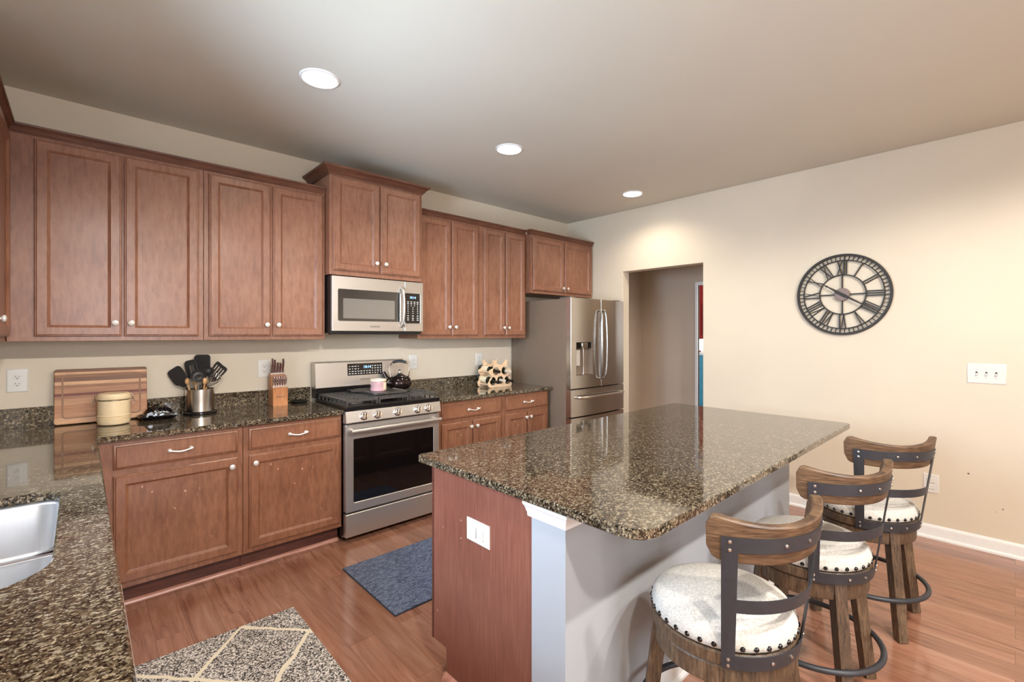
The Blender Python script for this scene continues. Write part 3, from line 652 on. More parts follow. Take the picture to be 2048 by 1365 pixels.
hp = catmull([fr(1.846, 1.49, 0.004), fr(1.846, 1.515, 0.028), fr(1.846, 1.58, 0.042), fr(1.846, 1.645, 0.046), fr(1.846, 1.71, 0.042), fr(1.846, 1.775, 0.028), fr(1.846, 1.80, 0.004)], 4, False)
MB().tube(hp, 0.0105, 12).build('handle', M['steel'], d)
MB().text('SAMSUNG', 0.017, lambda x, y, z: fr(1.625+x, 1.487+y, 0.0004+z)).build('logo', M['logo'], d)
c = MB().slab(rrect(1.875, MX1, MZ0, MZ1, 0.006, 3), [rrect(1.880, 2.014, 1.518, 1.757, 0.01, 3)], -0.029, 0.0, fr, 0.003).build('control_panel', M['steel'], t)
k = MB().slab(rrect(1.880, 2.014, 1.518, 1.757, 0.01, 3), [], -0.02, -0.001, fr, 0.0).build('keypad', M['blackg'], c)
MB().text('10:14', 0.026, lambda x, y, z: fr(1.947+x, 1.725+y, -0.0005+z)).build('display', M['lcd'], k)
mb = MB()
for r, z in enumerate((1.690, 1.676, 1.660, 1.645, 1.630, 1.614, 1.598, 1.578, 1.560, 1.545)):
    for q in range(4 if r in (0, 1, 2) else 3):
        x = 1.905+q*(0.029 if r < 3 else 0.0435); w_ = 0.007 if r in (0, 1, 7, 8, 9) else 0.0035
        mb.slab([(x-w_, z-0.003), (x+w_, z-0.003), (x+w_, z+0.003), (x-w_, z+0.003)], [], -0.001, -0.0004, fr, 0)
mb.build('key_markings', M['mark'], k)
MB().box(MX0+0.01, MX1-0.01, MF+0.04, MF+0.10, MZ0-0.024, MZ0-0.015).build('vent_grille', M['black'], t)
for x in (1.42, 1.78): MB().box(x, x+0.16, MF+0.12, MF+0.30, MZ0-0.021, MZ0-0.0155, 0.001).build('grease_filter', M['steelp'], t)

# ------------------------------------------------------------------ range
RX0, RX1, RF = 1.299, 2.048, 3.125
t = thing('range', 'stainless gas range with black oven window', 'stove', (1.67, 3.45, 0)); fr = f_back(RF)
MB().box(RX0+0.004, RX1-0.004, RF+0.045, D-0.03, 0.03, 0.905, 0.004).box(RX0+0.03, RX0+0.08, RF+0.1, RF+0.15, 0, 0.03).box(RX1-0.08, RX1-0.03, RF+0.1, RF+0.15, 0, 0.03).box(RX0+0.03, RX0+0.08, D-0.15, D-0.1, 0, 0.03).box(RX1-0.08, RX1-0.03, D-0.15, D-0.1, 0, 0.03).build('body', M['enamel'], t)
ct = MB().box(RX0, RX1, RF-0.004, 3.685, 0.905, 0.936, 0.006).build('cooktop', M['enamel'], t)
d = MB().slab(rrect(RX0+0.003, RX1-0.003, 0.212, 0.812, 0.008, 3), [rrect(1.358, 1.992, 0.275, 0.708, 0.006, 3)], -0.043, 0.0, fr, 0.004).build('oven_door', M['steel'], t)
MB().slab(rrect(1.358, 1.992, 0.275, 0.708, 0.006, 3), [], -0.03, -0.003, fr, 0.0).build('oven_window', M['blackg'], d)
mb = MB(); hz, hd = 0.772, 0.052
mb.tube([fr(RX0+0.02, hz, hd), fr(RX1-0.02, hz, hd)], 0.014, 14)
for x in (RX0+0.045, RX1-0.045): mb.cyl(fr(x, hz, -0.002), fr(x, hz, hd), 0.011, n=12)
mb.build('handle', M['steel'], d)
MB().slab(rrect(RX0+0.003, RX1-0.003, 0.042, 0.200, 0.006, 3), [], -0.043, 0.0, fr, 0.004).build('drawer', M['steel'], t)
prof = [(RF+0.04, 0.822), (RF-0.012, 0.822), (RF-0.016, 0.828), (RF-0.002, 0.902), (RF+0.04, 0.904)]
cp = MB().loft([[(x, y, z) for y, z in prof] for x in (RX0, RX1)]).build('control_panel', M['steel'], t)
nrm = Vector((0, -0.074, 0.014)).normalized()
nrm = Vector((0, -(0.074), -0.014)).normalized() if False else Vector((0, -0.98, 0.19)).normalized()
for x in (1.425, 1.525, 1.68, 1.845, 1.94):
    p = Vector((x, RF-0.009, 0.863)); kb = MB().lathe([(0.030, 0), (0.030, 0.004), (0.024, 0.006), (0.0225, 0.026), (0.020, 0.030), (0, 0.031)], p, 26, nrm, cap=False).build('knob', M['chrome'], cp)
    q = p+nrm*0.031; MB().bar(q-Vector((0, 0, 0.021)), q+Vector((0, 0, 0.021)), 0.009, 0.012, nrm, bev=0.002).build('grip', M['chrome'], kb)
# backguard
prof = [(3.69, 0.936), (3.69, 1.010), (3.675, 1.016), (3.69, 1.205), (3.705, 1.214), (3.762, 1.214), (3.762, 0.936)]
bgd = MB().loft([[(x, y, z) for y, z in prof[1:6]+[(3.762, 1.01)]] for x in (RX0, RX1)]).build('backguard', M['steel'], t)
MB().box(RX0+0.003, RX1-0.003, 3.69, 3.762, 0.936, 1.0095).build('back_riser', M['enamel'], t)
def bgf(u, w, d): y = 3.675+0.015*(w-1.016)/0.189; return (u, y-d, w)
c = MB().slab(rrect(1.548, 1.845, 1.098, 1.192, 0.004, 3), [], -0.002, 0.003, bgf, 0.001).build('control_display', M['blackg'], bgd)
MB().text('10:14', 0.030, lambda x, y, z: bgf(1.712+x, 1.162+y, 0.0035+z)).build('display_digits', M['lcd'], c)
mb = MB(); rr = random.Random(3)
for z in (1.170, 1.150, 1.130, 1.112):
    for k in range(12):
        x = 1.565+k*0.024
        if 1.66 < x < 1.755 and z > 1.14: continue
        w_ = rr.choice((0.004, 0.006, 0.008)); mb.slab([(x-w_, z-0.0028), (x+w_, z-0.0028), (x+w_, z+0.0028), (x-w_, z+0.0028)], [], 0.003, 0.0036, bgf, 0)
mb.build('key_markings', M['mark'], c)
MB().text('SAMSUNG', 0.019, lambda x, y, z: bgf(1.695+x, 1.062+y, 0.0004+z)).build('logo', M['logo'], bgd)
# burners and grates
for (x, y, r) in ((1.43, 3.27, 0.045), (1.43, 3.54, 0.04), (1.675, 3.40, 0.05), (1.91, 3.27, 0.045), (1.91, 3.54, 0.035)):
    b = MB().lathe([(r+0.012, 0.936), (r+0.010, 0.944), (r, 0.946), (r-0.004, 0.954), (0, 0.955)], (x, y, 0), 24, cap=False).build('burner', M['iron'], ct)
for (x0, x1) in ((1.318, 1.548), (1.556, 1.792), (1.80, 2.03)):
    mb = MB(); y0, y1 = 3.158, 3.665; zt = 0.974; w = 0.011
    for y in (y0, y1): mb.bar((x0, y, zt-0.007), (x1, y, zt-0.007), w, 0.014)
    for x in (x0+w/2, x1-w/2): mb.bar((x, y0, zt-0.007), (x, y1, zt-0.007), w, 0.014)
    for k in range(1, 7): y = y0+(y1-y0)*k/7; mb.bar((x0, y, zt-0.006), (x1, y, zt-0.006), 0.008, 0.012)
    xm = (x0+x1)/2; mb.bar((xm, y0, zt-0.006), (xm, y1, zt-0.006), 0.008, 0.012)
    for x in (x0+w/2, x1-w/2):
        for k in range(8): y = y0+(y1-y0)*k/7; mb.bar((x, y, 0.9365), (x, y, zt-0.01), 0.009, 0.009, (0, 1, 0))
    mb.build('grate', M['iron'], t)
# things on the range
GZ = 0.9745
t = thing('griddle', 'black rectangular griddle pan lying across the range grates', 'griddle', (1.75, 3.5, GZ))
lp = lambda ins, z: [(a, b, z) for a, b in rrect(1.575+ins, 1.862-ins, 3.27+ins, 3.66-ins, 0.03, 5)]
MB().loft([lp(0.012, GZ), lp(0.0, GZ+0.004), lp(0, GZ+0.018), lp(0.008, GZ+0.018), lp(0.012, GZ+0.009), lp(0.06, GZ+0.009)]).build('pan', M['iron'], t)
MB().loft([[(1.575-0.075+x*0.001, 3.55+yy, GZ+0.012+zz) for yy, zz in ((-0.05, 0), (0.05, 0), (0.045, 0.012), (-0.045, 0.012))] for x in (0,)]+[[(1.5805, 3.55+yy, GZ+0.006+zz) for yy, zz in ((-0.06, 0), (0.06, 0), (0.055, 0.012), (-0.055, 0.012))]]).build('handle', M['black'], t)
cx, cy, cz = 1.700, 3.46, GZ+0.0095
t = thing('candle_jar', 'mauve candle in a glass jar on the griddle', 'candle', (cx, cy, cz))
MB().lathe([(0.054, 0.0), (0.058, 0.004), (0.059, 0.07), (0.057, 0.088), (0.059, 0.092), (0.0565, 0.092), (0.054, 0.075), (0.054, 0.066)], (cx, cy, cz), 36).build('jar', M['jarg'], t)
MB().lathe([(0.0, 0.066), (0.054, 0.066)], (cx, cy, cz), 32, cap=False).lathe([(0.0595, 0.005), (0.0597, 0.03), (0.0592, 0.03), (0.0590, 0.005)], (cx, cy, cz), 36, cap=False).build('wax', M['wax'], t)
MB().lathe([(0.0605, 0.078), (0.062, 0.080), (0.062, 0.091), (0.0605, 0.093), (0.056, 0.093), (0.056, 0.078)], (cx, cy, cz), 36, cap=False).build('rim', M['paper'], t)
a0 = -1.35
MB().loft([[(cx+r*math.cos(a0+k*0.11), cy+r*math.sin(a0+k*0.11), cz+z) for k in range(9)] for r, z in ((0.0602, 0.012), (0.0612, 0.013), (0.0612, 0.068), (0.0602, 0.069))], False, False, False).build('label', M['paper'], t)
kx, ky, kz = 1.935, 3.555, 0.9745
t = thing('kettle', 'dark glossy round kettle with arched handle on the range', 'kettle', (kx, ky, kz))
MB().lathe([(0.0, 0.0), (0.066, 0.0), (0.088, 0.012), (0.101, 0.038), (0.100, 0.062), (0.086, 0.090), (0.068, 0.1045)], (kx, ky, kz), 40, cap=False).build('body', M['kett'], t, smooth=60)
l = MB().lathe([(0.068, 0.105), (0.066, 0.108), (0.046, 0.119), (0.022, 0.130), (0.008, 0.137), (0.006, 0.146), (0.012, 0.151), (0.013, 0.156), (0.008, 0.160), (0, 0.161)], (kx, ky, kz), 28, cap=False).build('lid', M['chrome'], t)
ux = Vector((0.724, -0.690, 0))
P = lambda a, z: Vector((kx, ky, kz+z))+ux*a
MB().tube(catmull([P(-0.075, 0.065), P(-0.105, 0.085), P(-0.122, 0.115), P(-0.135, 0.14)], 4, False), [0.026, 0.025, 0.023, 0.022, 0.020, 0.019, 0.018, 0.017, 0.016, 0.015, 0.0145, 0.014, 0.014], 14).build('spout', M['kett'], t)
MB().tube(catmull([P(-0.075, 0.098), P(-0.082, 0.15), P(-0.078, 0.195), P(-0.05, 0.222), P(0.0, 0.229), P(0.05, 0.222), P(0.078, 0.195), P(0.082, 0.15), P(0.075, 0.098)], 4, False), 0.0055, 10).build('handle', M['chrome'], t)
MB().tube(catmull([P(-0.055, 0.219), P(-0.03, 0.227), P(0.0, 0.230), P(0.03, 0.227), P(0.055, 0.219)], 4, False), 0.011, 12).build('grip', M['black'], t)

# ------------------------------------------------------------------ refrigerator
FX0, FX1, FB, FF = 3.392, 4.262, 2.985, 2.925
t = thing('refrigerator', 'stainless french-door refrigerator with grey side beside the doorway', 'refrigerator', (3.83, 3.3, 0))
MB().box(FX0, FX1, FB+0.004, D-0.03, 0.02, 1.775, 0.004).box(FX0+0.02, FX1-0.02, FB+0.05, D-0.06, 0, 0.02).build('body', M['fside'], t)
MB().box(FX0+0.02, FX0+0.10, FB-0.03, FB+0.10, 1.7755, 1.795, 0.003).box(FX1-0.10, FX1-0.02, FB-0.03, FB+0.10, 1.7755, 1.795, 0.003).build('hinge_cover', M['steelp'], t)
def fdoor(name, x0, x1, z0, z1, curve=True, hole=None):
    n = 10; R = 0.005
    def prof(x):
        c = 0.018*(1-((x-(FX0+FX1)/2)/((FX1-FX0)/2))**2) if curve else 0
        e2 = min(x-x0, x1-x); return FF-c+(R-math.sqrt(max(0, R*R-(R-e2)**2)) if e2 < R else 0)
    xs = sorted(set([x0+R*(1-math.cos(k*PI/8)) for k in range(5)]+[x1-R*(1-math.cos(k*PI/8)) for k in range(5)]+[x0+(x1-x0)*k/n for k in range(1, n)]))
    if hole is None:
        poly = [(x, prof(x)) for x in xs]+[(x1, FB), (x0, FB)]
        return MB().loft([[(x+ (0 if True else 0), y, z) for x, y in poly] for z in (z0, z1)]), prof
    hx0, hx1, hz0, hz1 = hole; mb = MB()
    for (a, b, za, zb) in ((x0, x1, z0, hz0), (x0, x1, hz1, z1), (x0, hx0, hz0, hz1), (hx1, x1, hz0, hz1)):
        xx = sorted(set([a, b]+[x for x in xs if a < x < b]))
        poly = [(x, prof(x)) for x in xx]+[(b, FB), (a, FB)]; mb.loft([[(x, y, z) for x, y in poly] for z in (za, zb)])
    return mb, prof
SPL = 3.838
HO = (3.462, 3.705, 1.030, 1.352)
mb, pf = fdoor('door', FX0, SPL-0.003, 0.906, 1.782, True, HO); dl = mb.build('left_door', M['steelv'], t)
dp = MB().box(HO[0]+0.0005, HO[1]-0.0005, FB-0.018, FB-0.002, HO[2], HO[3])
dp.box(HO[0]+0.0005, HO[0]+0.004, FF-0.005, FB-0.018, HO[2], HO[3]).box(HO[1]-0.004, HO[1]-0.0005, FF-0.008, FB-0.018, HO[2], HO[3])
dp = dp.build('dispenser_recess', M['fside'], dl)
MB().box(HO[0]+0.004, HO[1]-0.004, FF-0.004, FB-0.018, HO[3]-0.06, HO[3]-0.001, 0.003).build('dispenser_panel', M['blackg'], dp)
MB().box(3.545, 3.63, FF-0.016, FF+0.03, HO[3]-0.062, HO[3]-0.004, 0.008).build('dispenser_nozzle', M['chrome'], dp)
MB().box(HO[0]+0.02, HO[0]+0.085, FB-0.045, FB-0.019, HO[2]+0.09, HO[3]-0.075, 0.006).build('dispenser_paddle', M['nickel'], dp)
MB().cyl((3.60, FB-0.04, HO[2]+0.004), (3.60, FB-0.04, HO[3]-0.06), 0.006, n=12).build('dispenser_tube', M['chrome'], dp)
MB().box(HO[0]+0.003, HO[1]-0.003, FF-0.012, FB-0.018, HO[2]+0.0002, HO[2]+0.008, 0.001).build('drip_tray', M['chrome'], dp)
mb, pf = fdoor('door', SPL+0.003, FX1, 0.906, 1.782); dr = mb.build('right_door', M['steelv'], t)
for dd, x, sg in ((dl, SPL-0.030, -1), (dr, SPL+0.030, 1)):
    pts = [(x+sg*0.0, FF-0.018, 0.985), (x, FF-0.05, 1.0), (x+sg*0.008, FF-0.062, 1.13), (x+sg*0.011, FF-0.066, 1.32), (x+sg*0.008, FF-0.062, 1.52), (x, FF-0.05, 1.655), (x, FF-0.018, 1.67)]
    MB().tube(catmull(pts, 5, False), 0.0115, 12).build('handle', M['hsteel'], dd)
def fdrawer(name, z0, z1):
    mb, pf = fdoor(name, FX0, FX1, z0, z1); o = mb.build(name, M['steelv'], t); zh = z1-0.075
    pts = [(FX0+0.085, FF-0.005, zh), (FX0+0.088, FF-0.04, zh), (FX0+0.2, FF-0.062, zh), ((FX0+FX1)/2, FF-0.07, zh), (FX1-0.2, FF-0.062, zh), (FX1-0.068, FF-0.04, zh), (FX1-0.065, FF-0.005, zh)]
    MB().tube(catmull(pts, 5, False), 0.014, 12).build('handle', M['steelv'], o)
fdrawer('drawer', 0.632, 0.892); fdrawer('freezer_drawer', 0.06, 0.618)

# ------------------------------------------------------------------ counter things
ZC = CT1+0.0003
bx0, bx1, th_ = -0.107, 0.300, 0.024
t = thing('cutting_board', 'striped wooden cutting board leaning against the back wall', 'cutting board', (0.1, 3.70, ZC))
lean = math.radians(9.0)
def cbf(u, v, d): return (u, 3.705+v*math.sin(lean)-d*math.cos(lean), ZC+0.004+v*math.cos(lean)+d*math.sin(lean))
bo = MB().slab(rrect(bx0, bx1, 0, 0.312, 0.012, 4), [], -th_/2, th_/2, cbf, 0.003).build('board', M['stripe'], t)
MB().slab(rrect(bx0+0.03, bx1-0.03, 0.03, 0.282, 0.02, 4), [rrect(bx0+0.038, bx1-0.038, 0.038, 0.274, 0.014, 4)], th_/2, th_/2+0.0006, cbf, 0.0).build('juice_groove', M['groove'], bo)
cx, cy = 0.140, 3.565
t = thing('canister', 'cream ceramic canister with clamp lid in front of cutting board', 'canister', (cx, cy, ZC))
CS = 0.89
pr = [(0.0, 0), (0.066, 0), (0.078, 0.006), (0.083, 0.02), (0.0845, 0.030), (0.0785, 0.032), (0.0785, 0.035), (0.0845, 0.037), (0.0845, 0.043), (0.0785, 0.045), (0.0785, 0.048), (0.0845, 0.050), (0.0845, 0.056), (0.080, 0.059), (0.081, 0.132), (0.079, 0.136), (0.074, 0.139)]
MB().lathe([(r_*CS, z_) for r_, z_ in pr], (cx, cy, ZC), 44, cap=False).build('body', M['ceramic'], t)
MB().lathe([(r_*CS, z_) for r_, z_ in ((0.0745, 0.1385), (0.0825, 0.140), (0.0825, 0.142), (0.0745, 0.144))], (cx, cy, ZC), 44, cap=False).build('gasket', M['chrome'], t)
ld = MB().lathe([(r_*CS, z_) for r_, z_ in ((0.074, 0.1445), (0.083, 0.146), (0.084, 0.160), (0.081, 0.164), (0.082, 0.168), (0.080, 0.174), (0.070, 0.180), (0.05, 0.180), (0.046, 0.178), (0.0, 0.178))], (cx, cy, ZC), 44, cap=False).build('lid', M['ceramic'], t)
mb = MB()
for sg in (-1, 1):
    q = Vector((cx, cy, ZC))+Vector((0.724, -0.69, 0))*sg*0.0
    d_ = Vector((0.985, -0.17, 0))*sg*CS
    mb.tube([q+d_*0.0835+Vector((0, 0, 0.172)), q+d_*0.093+Vector((0, 0, 0.165)), q+d_*0.091+Vector((0, 0, 0.135)), q+d_*0.084+Vector((0, 0, 0.128))], 0.0022, 8)
    mb.tube([q+d_*0.084+Vector((0, 0, 0.140)), q+d_*0.099+Vector((0, 0, 0.142)), q+d_*0.102+Vector((0, 0, 0.122)), q+d_*0.096+Vector((0, 0, 0.112))], 0.003, 8)
mb.build('clamp', M['chrome'], t)
t = thing('serving_tray', 'glossy black oblong tray on the counter between canister and utensil crock', 'tray', (0.34, 3.62, ZC))
lp = lambda ins, z, tilt=0: [(a, b, ZC+z) for a, b in rrect(0.245+ins, 0.440-ins, 3.53+ins, 3.69-ins, 0.025, 4)]
MB().loft([lp(0.03, 0), lp(0.02, 0.004), lp(0.008, 0.016), lp(0.0, 0.022), lp(0.004, 0.024), lp(0.014, 0.018), lp(0.026, 0.009), lp(0.05, 0.008)]).build('tray', M['blackgl'], t)
t2 = thing('folded_mitt', 'crumpled black glossy pouch lying on the black tray', 'pouch', (0.33, 3.6, ZC+0.0095))
mb = MB(); rr = random.Random(5); nx, ny = 14, 8
top = [[(0.275+i*0.14/(nx-1), 3.57+j*0.085/(ny-1), ZC+0.0097+(0.014+0.046*math.sin(PI*(i+.5)/nx)**.5*math.sin(PI*(j+.5)/ny)**.5)*(0.7+0.6*rr.random())) for i in range(nx)] for j in range(ny)]
vs = [p for r in top for p in r]+[(p[0], p[1], ZC+0.0095) for r in top for p in r]; N_ = nx*ny; fs = []
for j in range(ny-1):
    for i in range(nx-1):
        a = j*nx+i; fs.append((a, a+1, a+nx+1, a+nx)); fs.append((N_+a, N_+a+nx, N_+a+nx+1, N_+a+1))
bd = [i for i in range(nx)]+[j*nx+nx-1 for j in range(1, ny)]+[(ny-1)*nx+i for i in range(nx-2, -1, -1)]+[j*nx for j in range(ny-2, 0, -1)]
for a, b in zip(bd, bd[1:]+bd[:1]): fs.append((a, b, N_+b, N_+a))
mb.add(vs, fs).build('cloth', M['blackgl'], t2, smooth=80)
# crock + utensils
ux_, uy_ = 0.566, 3.665
t = thing('utensil_crock', 'brushed steel utensil crock on dark base on the counter', 'utensil holder', (ux_, uy_, ZC))
MB().lathe([(0.0, 0), (0.090, 0), (0.093, 0.004), (0.093, 0.012), (0.088, 0.016), (0, 0.016)], (ux_, uy_, ZC), 40, cap=False).build('base', M['blackgl'], t)
MB().lathe([(0.0, 0.0165), (0.079, 0.0165), (0.080, 0.02), (0.080, 0.160), (0.0785, 0.161), (0.077, 0.160), (0.077, 0.03), (0.0, 0.03)], (ux_, uy_, ZC), 44, cap=False).build('cup', M['steelv'], t)
RV = Vector((0.7242, -0.6895, 0)); FV = Vector((0.6895, 0.7242, 0))
def upt(a, z, f=0.0): return Vector((ux_, uy_, ZC))+RV*a+FV*f+Vector((0, 0, z))
def blade_fr(base, tip, face=None):
    """frame along base->tip, flat side to the viewer"""
    d = (tip-base).normalized(); nv = -FV; s = d.cross(nv).normalized(); nv = s.cross(d)
    return lambda u, v, dd: tuple(base+s*u+d*v+nv*dd)
def utensil(name, label, foot, neck, parts, hmat, hr=0.0055):
    tt = thing(name, label, 'utensil', foot, 0, 'kitchen utensils in the steel crock')
    MB().tube([foot, (foot+neck)/2, neck], [hr*0.9, hr, hr*0.8], 10).build('handle', hmat, tt)
    for nm, mb, mat in parts: mb.build(nm, mat, tt)
def spat(neck, tip, outline, holes=()):
    return MB().slab(outline, list(holes), -0.002, 0.002, blade_fr(neck, tip), 0.0008)
f0 = lambda a, f: upt(a, 0.032, f)
n_ = upt(-0.086, 0.182, -0.02); tp = upt(-0.175, 0.32, -0.03)
utensil('spatula', 'broad solid black turner leaning far left in the crock', f0(0.03, -0.02), n_, [('blade', spat(n_, tp, catmull([Vector(p) for p in ((-0.012, -0.005), (0.012, -0.005), (0.03, 0.02), (0.047, 0.04), (0.046, 0.122), (0.0, 0.132), (-0.046, 0.122), (-0.047, 0.04), (-0.03, 0.02))], 3)), M['silic'])], M['silic'])
n_ = upt(-0.052, 0.23, 0.01); tp = upt(-0.078, 0.34, 0.012)
sl = [[(x-0.0035, 0.03), (x+0.0035, 0.03), (x+0.0035, 0.085), (x-0.0035, 0.085)] for x in (-0.004, 0.012, 0.026)]
utensil('slotted_turner', 'black slotted turner right behind the broad left turner', f0(0.02, 0.0), n_, [('blade', spat(n_, tp, rrect(-0.036, 0.040, 0.0, 0.118, 0.02, 5), sl), M['silic'])], M['silic'])
n_ = upt(-0.022, 0.235, 0.05); tp = upt(-0.024, 0.36, 0.055)
utensil('spatula', 'tall upright square black spatula, highest in the crock', f0(0.0, 0.04), n_, [('blade', spat(n_, tp, rrect(-0.054, 0.054, 0.0, 0.145, [0.02, 0.022, 0.022, 0.02], 5)), M['silic'])], M['silic'])
n_ = upt(0.026, 0.19, -0.035); c0 = upt(0.022, 0.245, -0.045)
ax = Vector((-0.1, -0.55, 0.25)).normalized()
utensil('ladle', 'black round ladle bowl with a hole, front of the crock', f0(0.01, -0.05), n_, [('bowl', MB().lathe([(0.008, -0.014), (0.02, -0.024), (0.036, -0.016), (0.043, 0.004), (0.041, 0.004), (0.034, -0.012), (0.02, -0.018), (0.008, -0.012), (0.008, -0.014)], c0, 28, ax, cap=False), M['silic'])], M['silic'])
n_ = upt(0.038, 0.20, 0.01); tp = upt(0.045, 0.29, 0.012)
utensil('pasta_spoon', 'dark spoon head peeking out behind the ladle', f0(-0.02, 0.02), n_, [('bowl', MB().sphere(upt(0.040, 0.275, 0.02), 0.033, 18, 10, 0.8), M['silic'])], M['handle'])
n_ = upt(0.07, 0.22, 0.0); tp = upt(0.155, 0.325, 0.0)
sl = [[(x-0.004, 0.03), (x+0.004, 0.03), (x+0.004, 0.10), (x-0.004, 0.10)] for x in (-0.027, -0.009, 0.009, 0.027)]
utensil('slotted_turner', 'black slotted turner leaning to the right in the crock', f0(-0.035, 0.0), n_, [('blade', spat(n_, tp, catmull([Vector(p) for p in ((-0.01, -0.01), (0.01, -0.01), (0.036, 0.018), (0.041, 0.06), (0.042, 0.118), (0.0, 0.121), (-0.042, 0.118), (-0.041, 0.06), (-0.036, 0.018))], 3), sl), M['silic'])], M['silic'])
n_ = upt(0.062, 0.17, -0.03); tp = upt(0.145, 0.262, -0.03)
mb = MB(); d_ = (tp-n_).normalized(); s1 = d_.orthogonal().normalized(); s2 = d_.cross(s1)
for k in range(7):
    a = k*PI/7; w = s1*math.cos(a)+s2*math.sin(a)
    mb.tube(catmull([n_, n_+d_*0.03+w*0.014, n_+d_*0.075+w*0.030, n_+d_*0.105+w*0.022, n_+d_*0.115, n_+d_*0.105-w*0.022, n_+d_*0.075-w*0.030, n_+d_*0.03-w*0.014, n_], 4, False), 0.0012, 6)
utensil('whisk', 'wire whisk at the right rim of the crock', f0(-0.03, -0.03), n_, [('wires', mb, M['chrome'])], M['spoonw'], 0.007)
for a, b, f, lab in ((-0.045, -0.03, -0.055, 'pale wooden spoon handle at the left front of the crock'), (-0.012, 0.0, -0.03, 'pale wooden spoon in the middle of the crock'), (0.045, 0.06, -0.04, 'pale wooden spoon left of the whisk in the crock')):
    n_ = upt(a*1.15, 0.20, f*0.8); utensil('wooden_spoon', lab, f0(b*0.3, f*0.6), n_, [('bowl', MB().sphere(n_+Vector((0, 0, 0.012)), 0.014, 14, 8, 1.6), M['spoonw'])], M['spoonw'], 0.006)
# knife block
KX0, KX1 = 0.992, 1.092
t = thing('knife_block', 'light wooden knife block on the counter left of the range', 'knife block', (1.04, 3.7, ZC))
kp = [(3.640, 0), (3.764, 0), (3.766, 0.02), (3.745, 0.225), (3.735, 0.232), (3.685, 0.216), (3.672, 0.140), (3.640, 0.130)]
MB().slab(kp, [], KX0, KX1, lambda u, v, d: (d, u, ZC+v), 0.003).build('block', M['block'], t)
MB().text('Emeril', 0.022, lambda x, y, z: (1.042+x+y*0.25, 3.6398-z, ZC+0.066+y)).build('logo', M['logo'], t)
def knife(label, x, y, z, L, w, tilt, grp, mat=None, tilt_x=0.0):
    d_ = Vector((math.sin(tilt_x), -math.sin(tilt), math.cos(tilt))).normalized(); p = Vector((x, y, ZC+z))
    tt = thing('kitchen_knife', label, 'knife', p, 0, grp)
    MB().bar(p-d_*0.02, p+d_*0.008, w*0.75, 0.004, (0, 1, 0)).build('bolster', M['nickel'], tt)
    pts = [p+d_*(0.008+L*k/6)+Vector((0, 0.004*math.sin(k*1.1), 0)) for k in range(7)]
    ws = [0.8, 0.75, 0.85, 0.95, 0.9, 1.0, 0.7]
    loops = []
    for q, s in zip(pts, ws):
        a = 0.0065; b = w*s/2
        loops.append([tuple(q+Vector((a*math.cos(k*PI/5), b*math.sin(k*PI/5), 0))) for k in range(10)])
    h_ = MB().loft(loops).build('handle', mat or M['handle'], tt)
    mb = MB()
    for k in (2, 4):
        for sg in (-1, 1): mb.lathe([(0.0028, 0), (0.0028, 0.0012), (0, 0.0016)], pts[k]+Vector((sg*0.006, 0, 0)), 10, (sg, 0, 0))
    mb.build('rivets', M['nickel'], h_)
M['steakh'] = m_simple('steak_knife_handle', lin(168, 140, 132), 0.25, 0.5, var=0.1)
G1 = 'large knives in the top row of the block'
for x, L, lab in ((1.006, 0.105, 'tallest knife handle, at the left end of the block top row'), (1.022, 0.095, 'second knife from the left in the block top row'), (1.042, 0.075, 'middle short-handled knife in the block top row'), (1.060, 0.07, 'fourth knife from the left in the block top row'), (1.078, 0.10, 'knife at the right end of the block top row')):
    knife(lab, x, 3.712, 0.228, L, 0.026, 0.12, G1)
for k in range(6):
    x = 1.002+k*0.016
    knife(['leftmost', 'second from left', 'third from left', 'fourth from left', 'fifth from left', 'rightmost'][k]+' of the six steak knives in the block lower row', x, 3.657, 0.139, 0.07, 0.018, 0.10, 'steak knives in the lower row of the block', M['steakh'])
o = MB().lathe([(0.0, 0), (0.045, 0), (0.055, 0.008), (0.058, 0.016), (0.055, 0.018), (0.045, 0.008), (0.0, 0.006)], (1.195, 3.715, ZC), 28, cap=False).build('spoon_rest', M['black'], None, (1.195, 3.715, ZC)); tag(o, 'small black dish on the counter between knife block and range', 'dish')

# wine rack and bottles
wx, wy = 2.975, 3.47
t = thing('wine_rack', 'pale wooden wine rack with scalloped sides beside the refrigerator', 'wine rack', (wx, 3.58, ZC))
ol = [(-0.125, 0.0), (0.0, 0.0), (0.125, 0.0), (0.148, 0.02), (0.150, 0.05), (0.118, 0.078), (0.110, 0.105), (0.138, 0.135), (0.142, 0.16), (0.118, 0.176), (0.088, 0.188), (0.082, 0.215), (0.094, 0.252), (0.084, 0.266), (0.064, 0.256), (0.038, 0.226), (0.0, 0.216), (-0.038, 0.226), (-0.064, 0.256), (-0.084, 0.266), (-0.094, 0.252), (-0.082, 0.215), (-0.088, 0.188), (-0.118, 0.176), (-0.142, 0.16), (-0.138, 0.135), (-0.110, 0.105), (-0.118, 0.078), (-0.150, 0.05), (-0.148, 0.02)]
oc = [(p.x, p.y) for p in catmull([Vector(p) for p in ol], 3)]
oc = [(a, max(0.0, b)) for a, b in oc]
HOL = {'ul': (-0.055, 0.158), 'ur': (0.055, 0.158), 'll': (-0.092, 0.062), 'lm': (0.0, 0.068), 'lr': (0.092, 0.062)}
for y0 in (wy, 3.63):
    dz = 0.0 if y0 == wy else 0.012
    MB().slab(oc, [circ(a, b+dz, 0.0395, 24) for a, b in HOL.values()], 0, 0.014, lambda u, v, d: (wx+u, y0+d, ZC+v), 0.002).build('side_panel', M['rackw'], t)
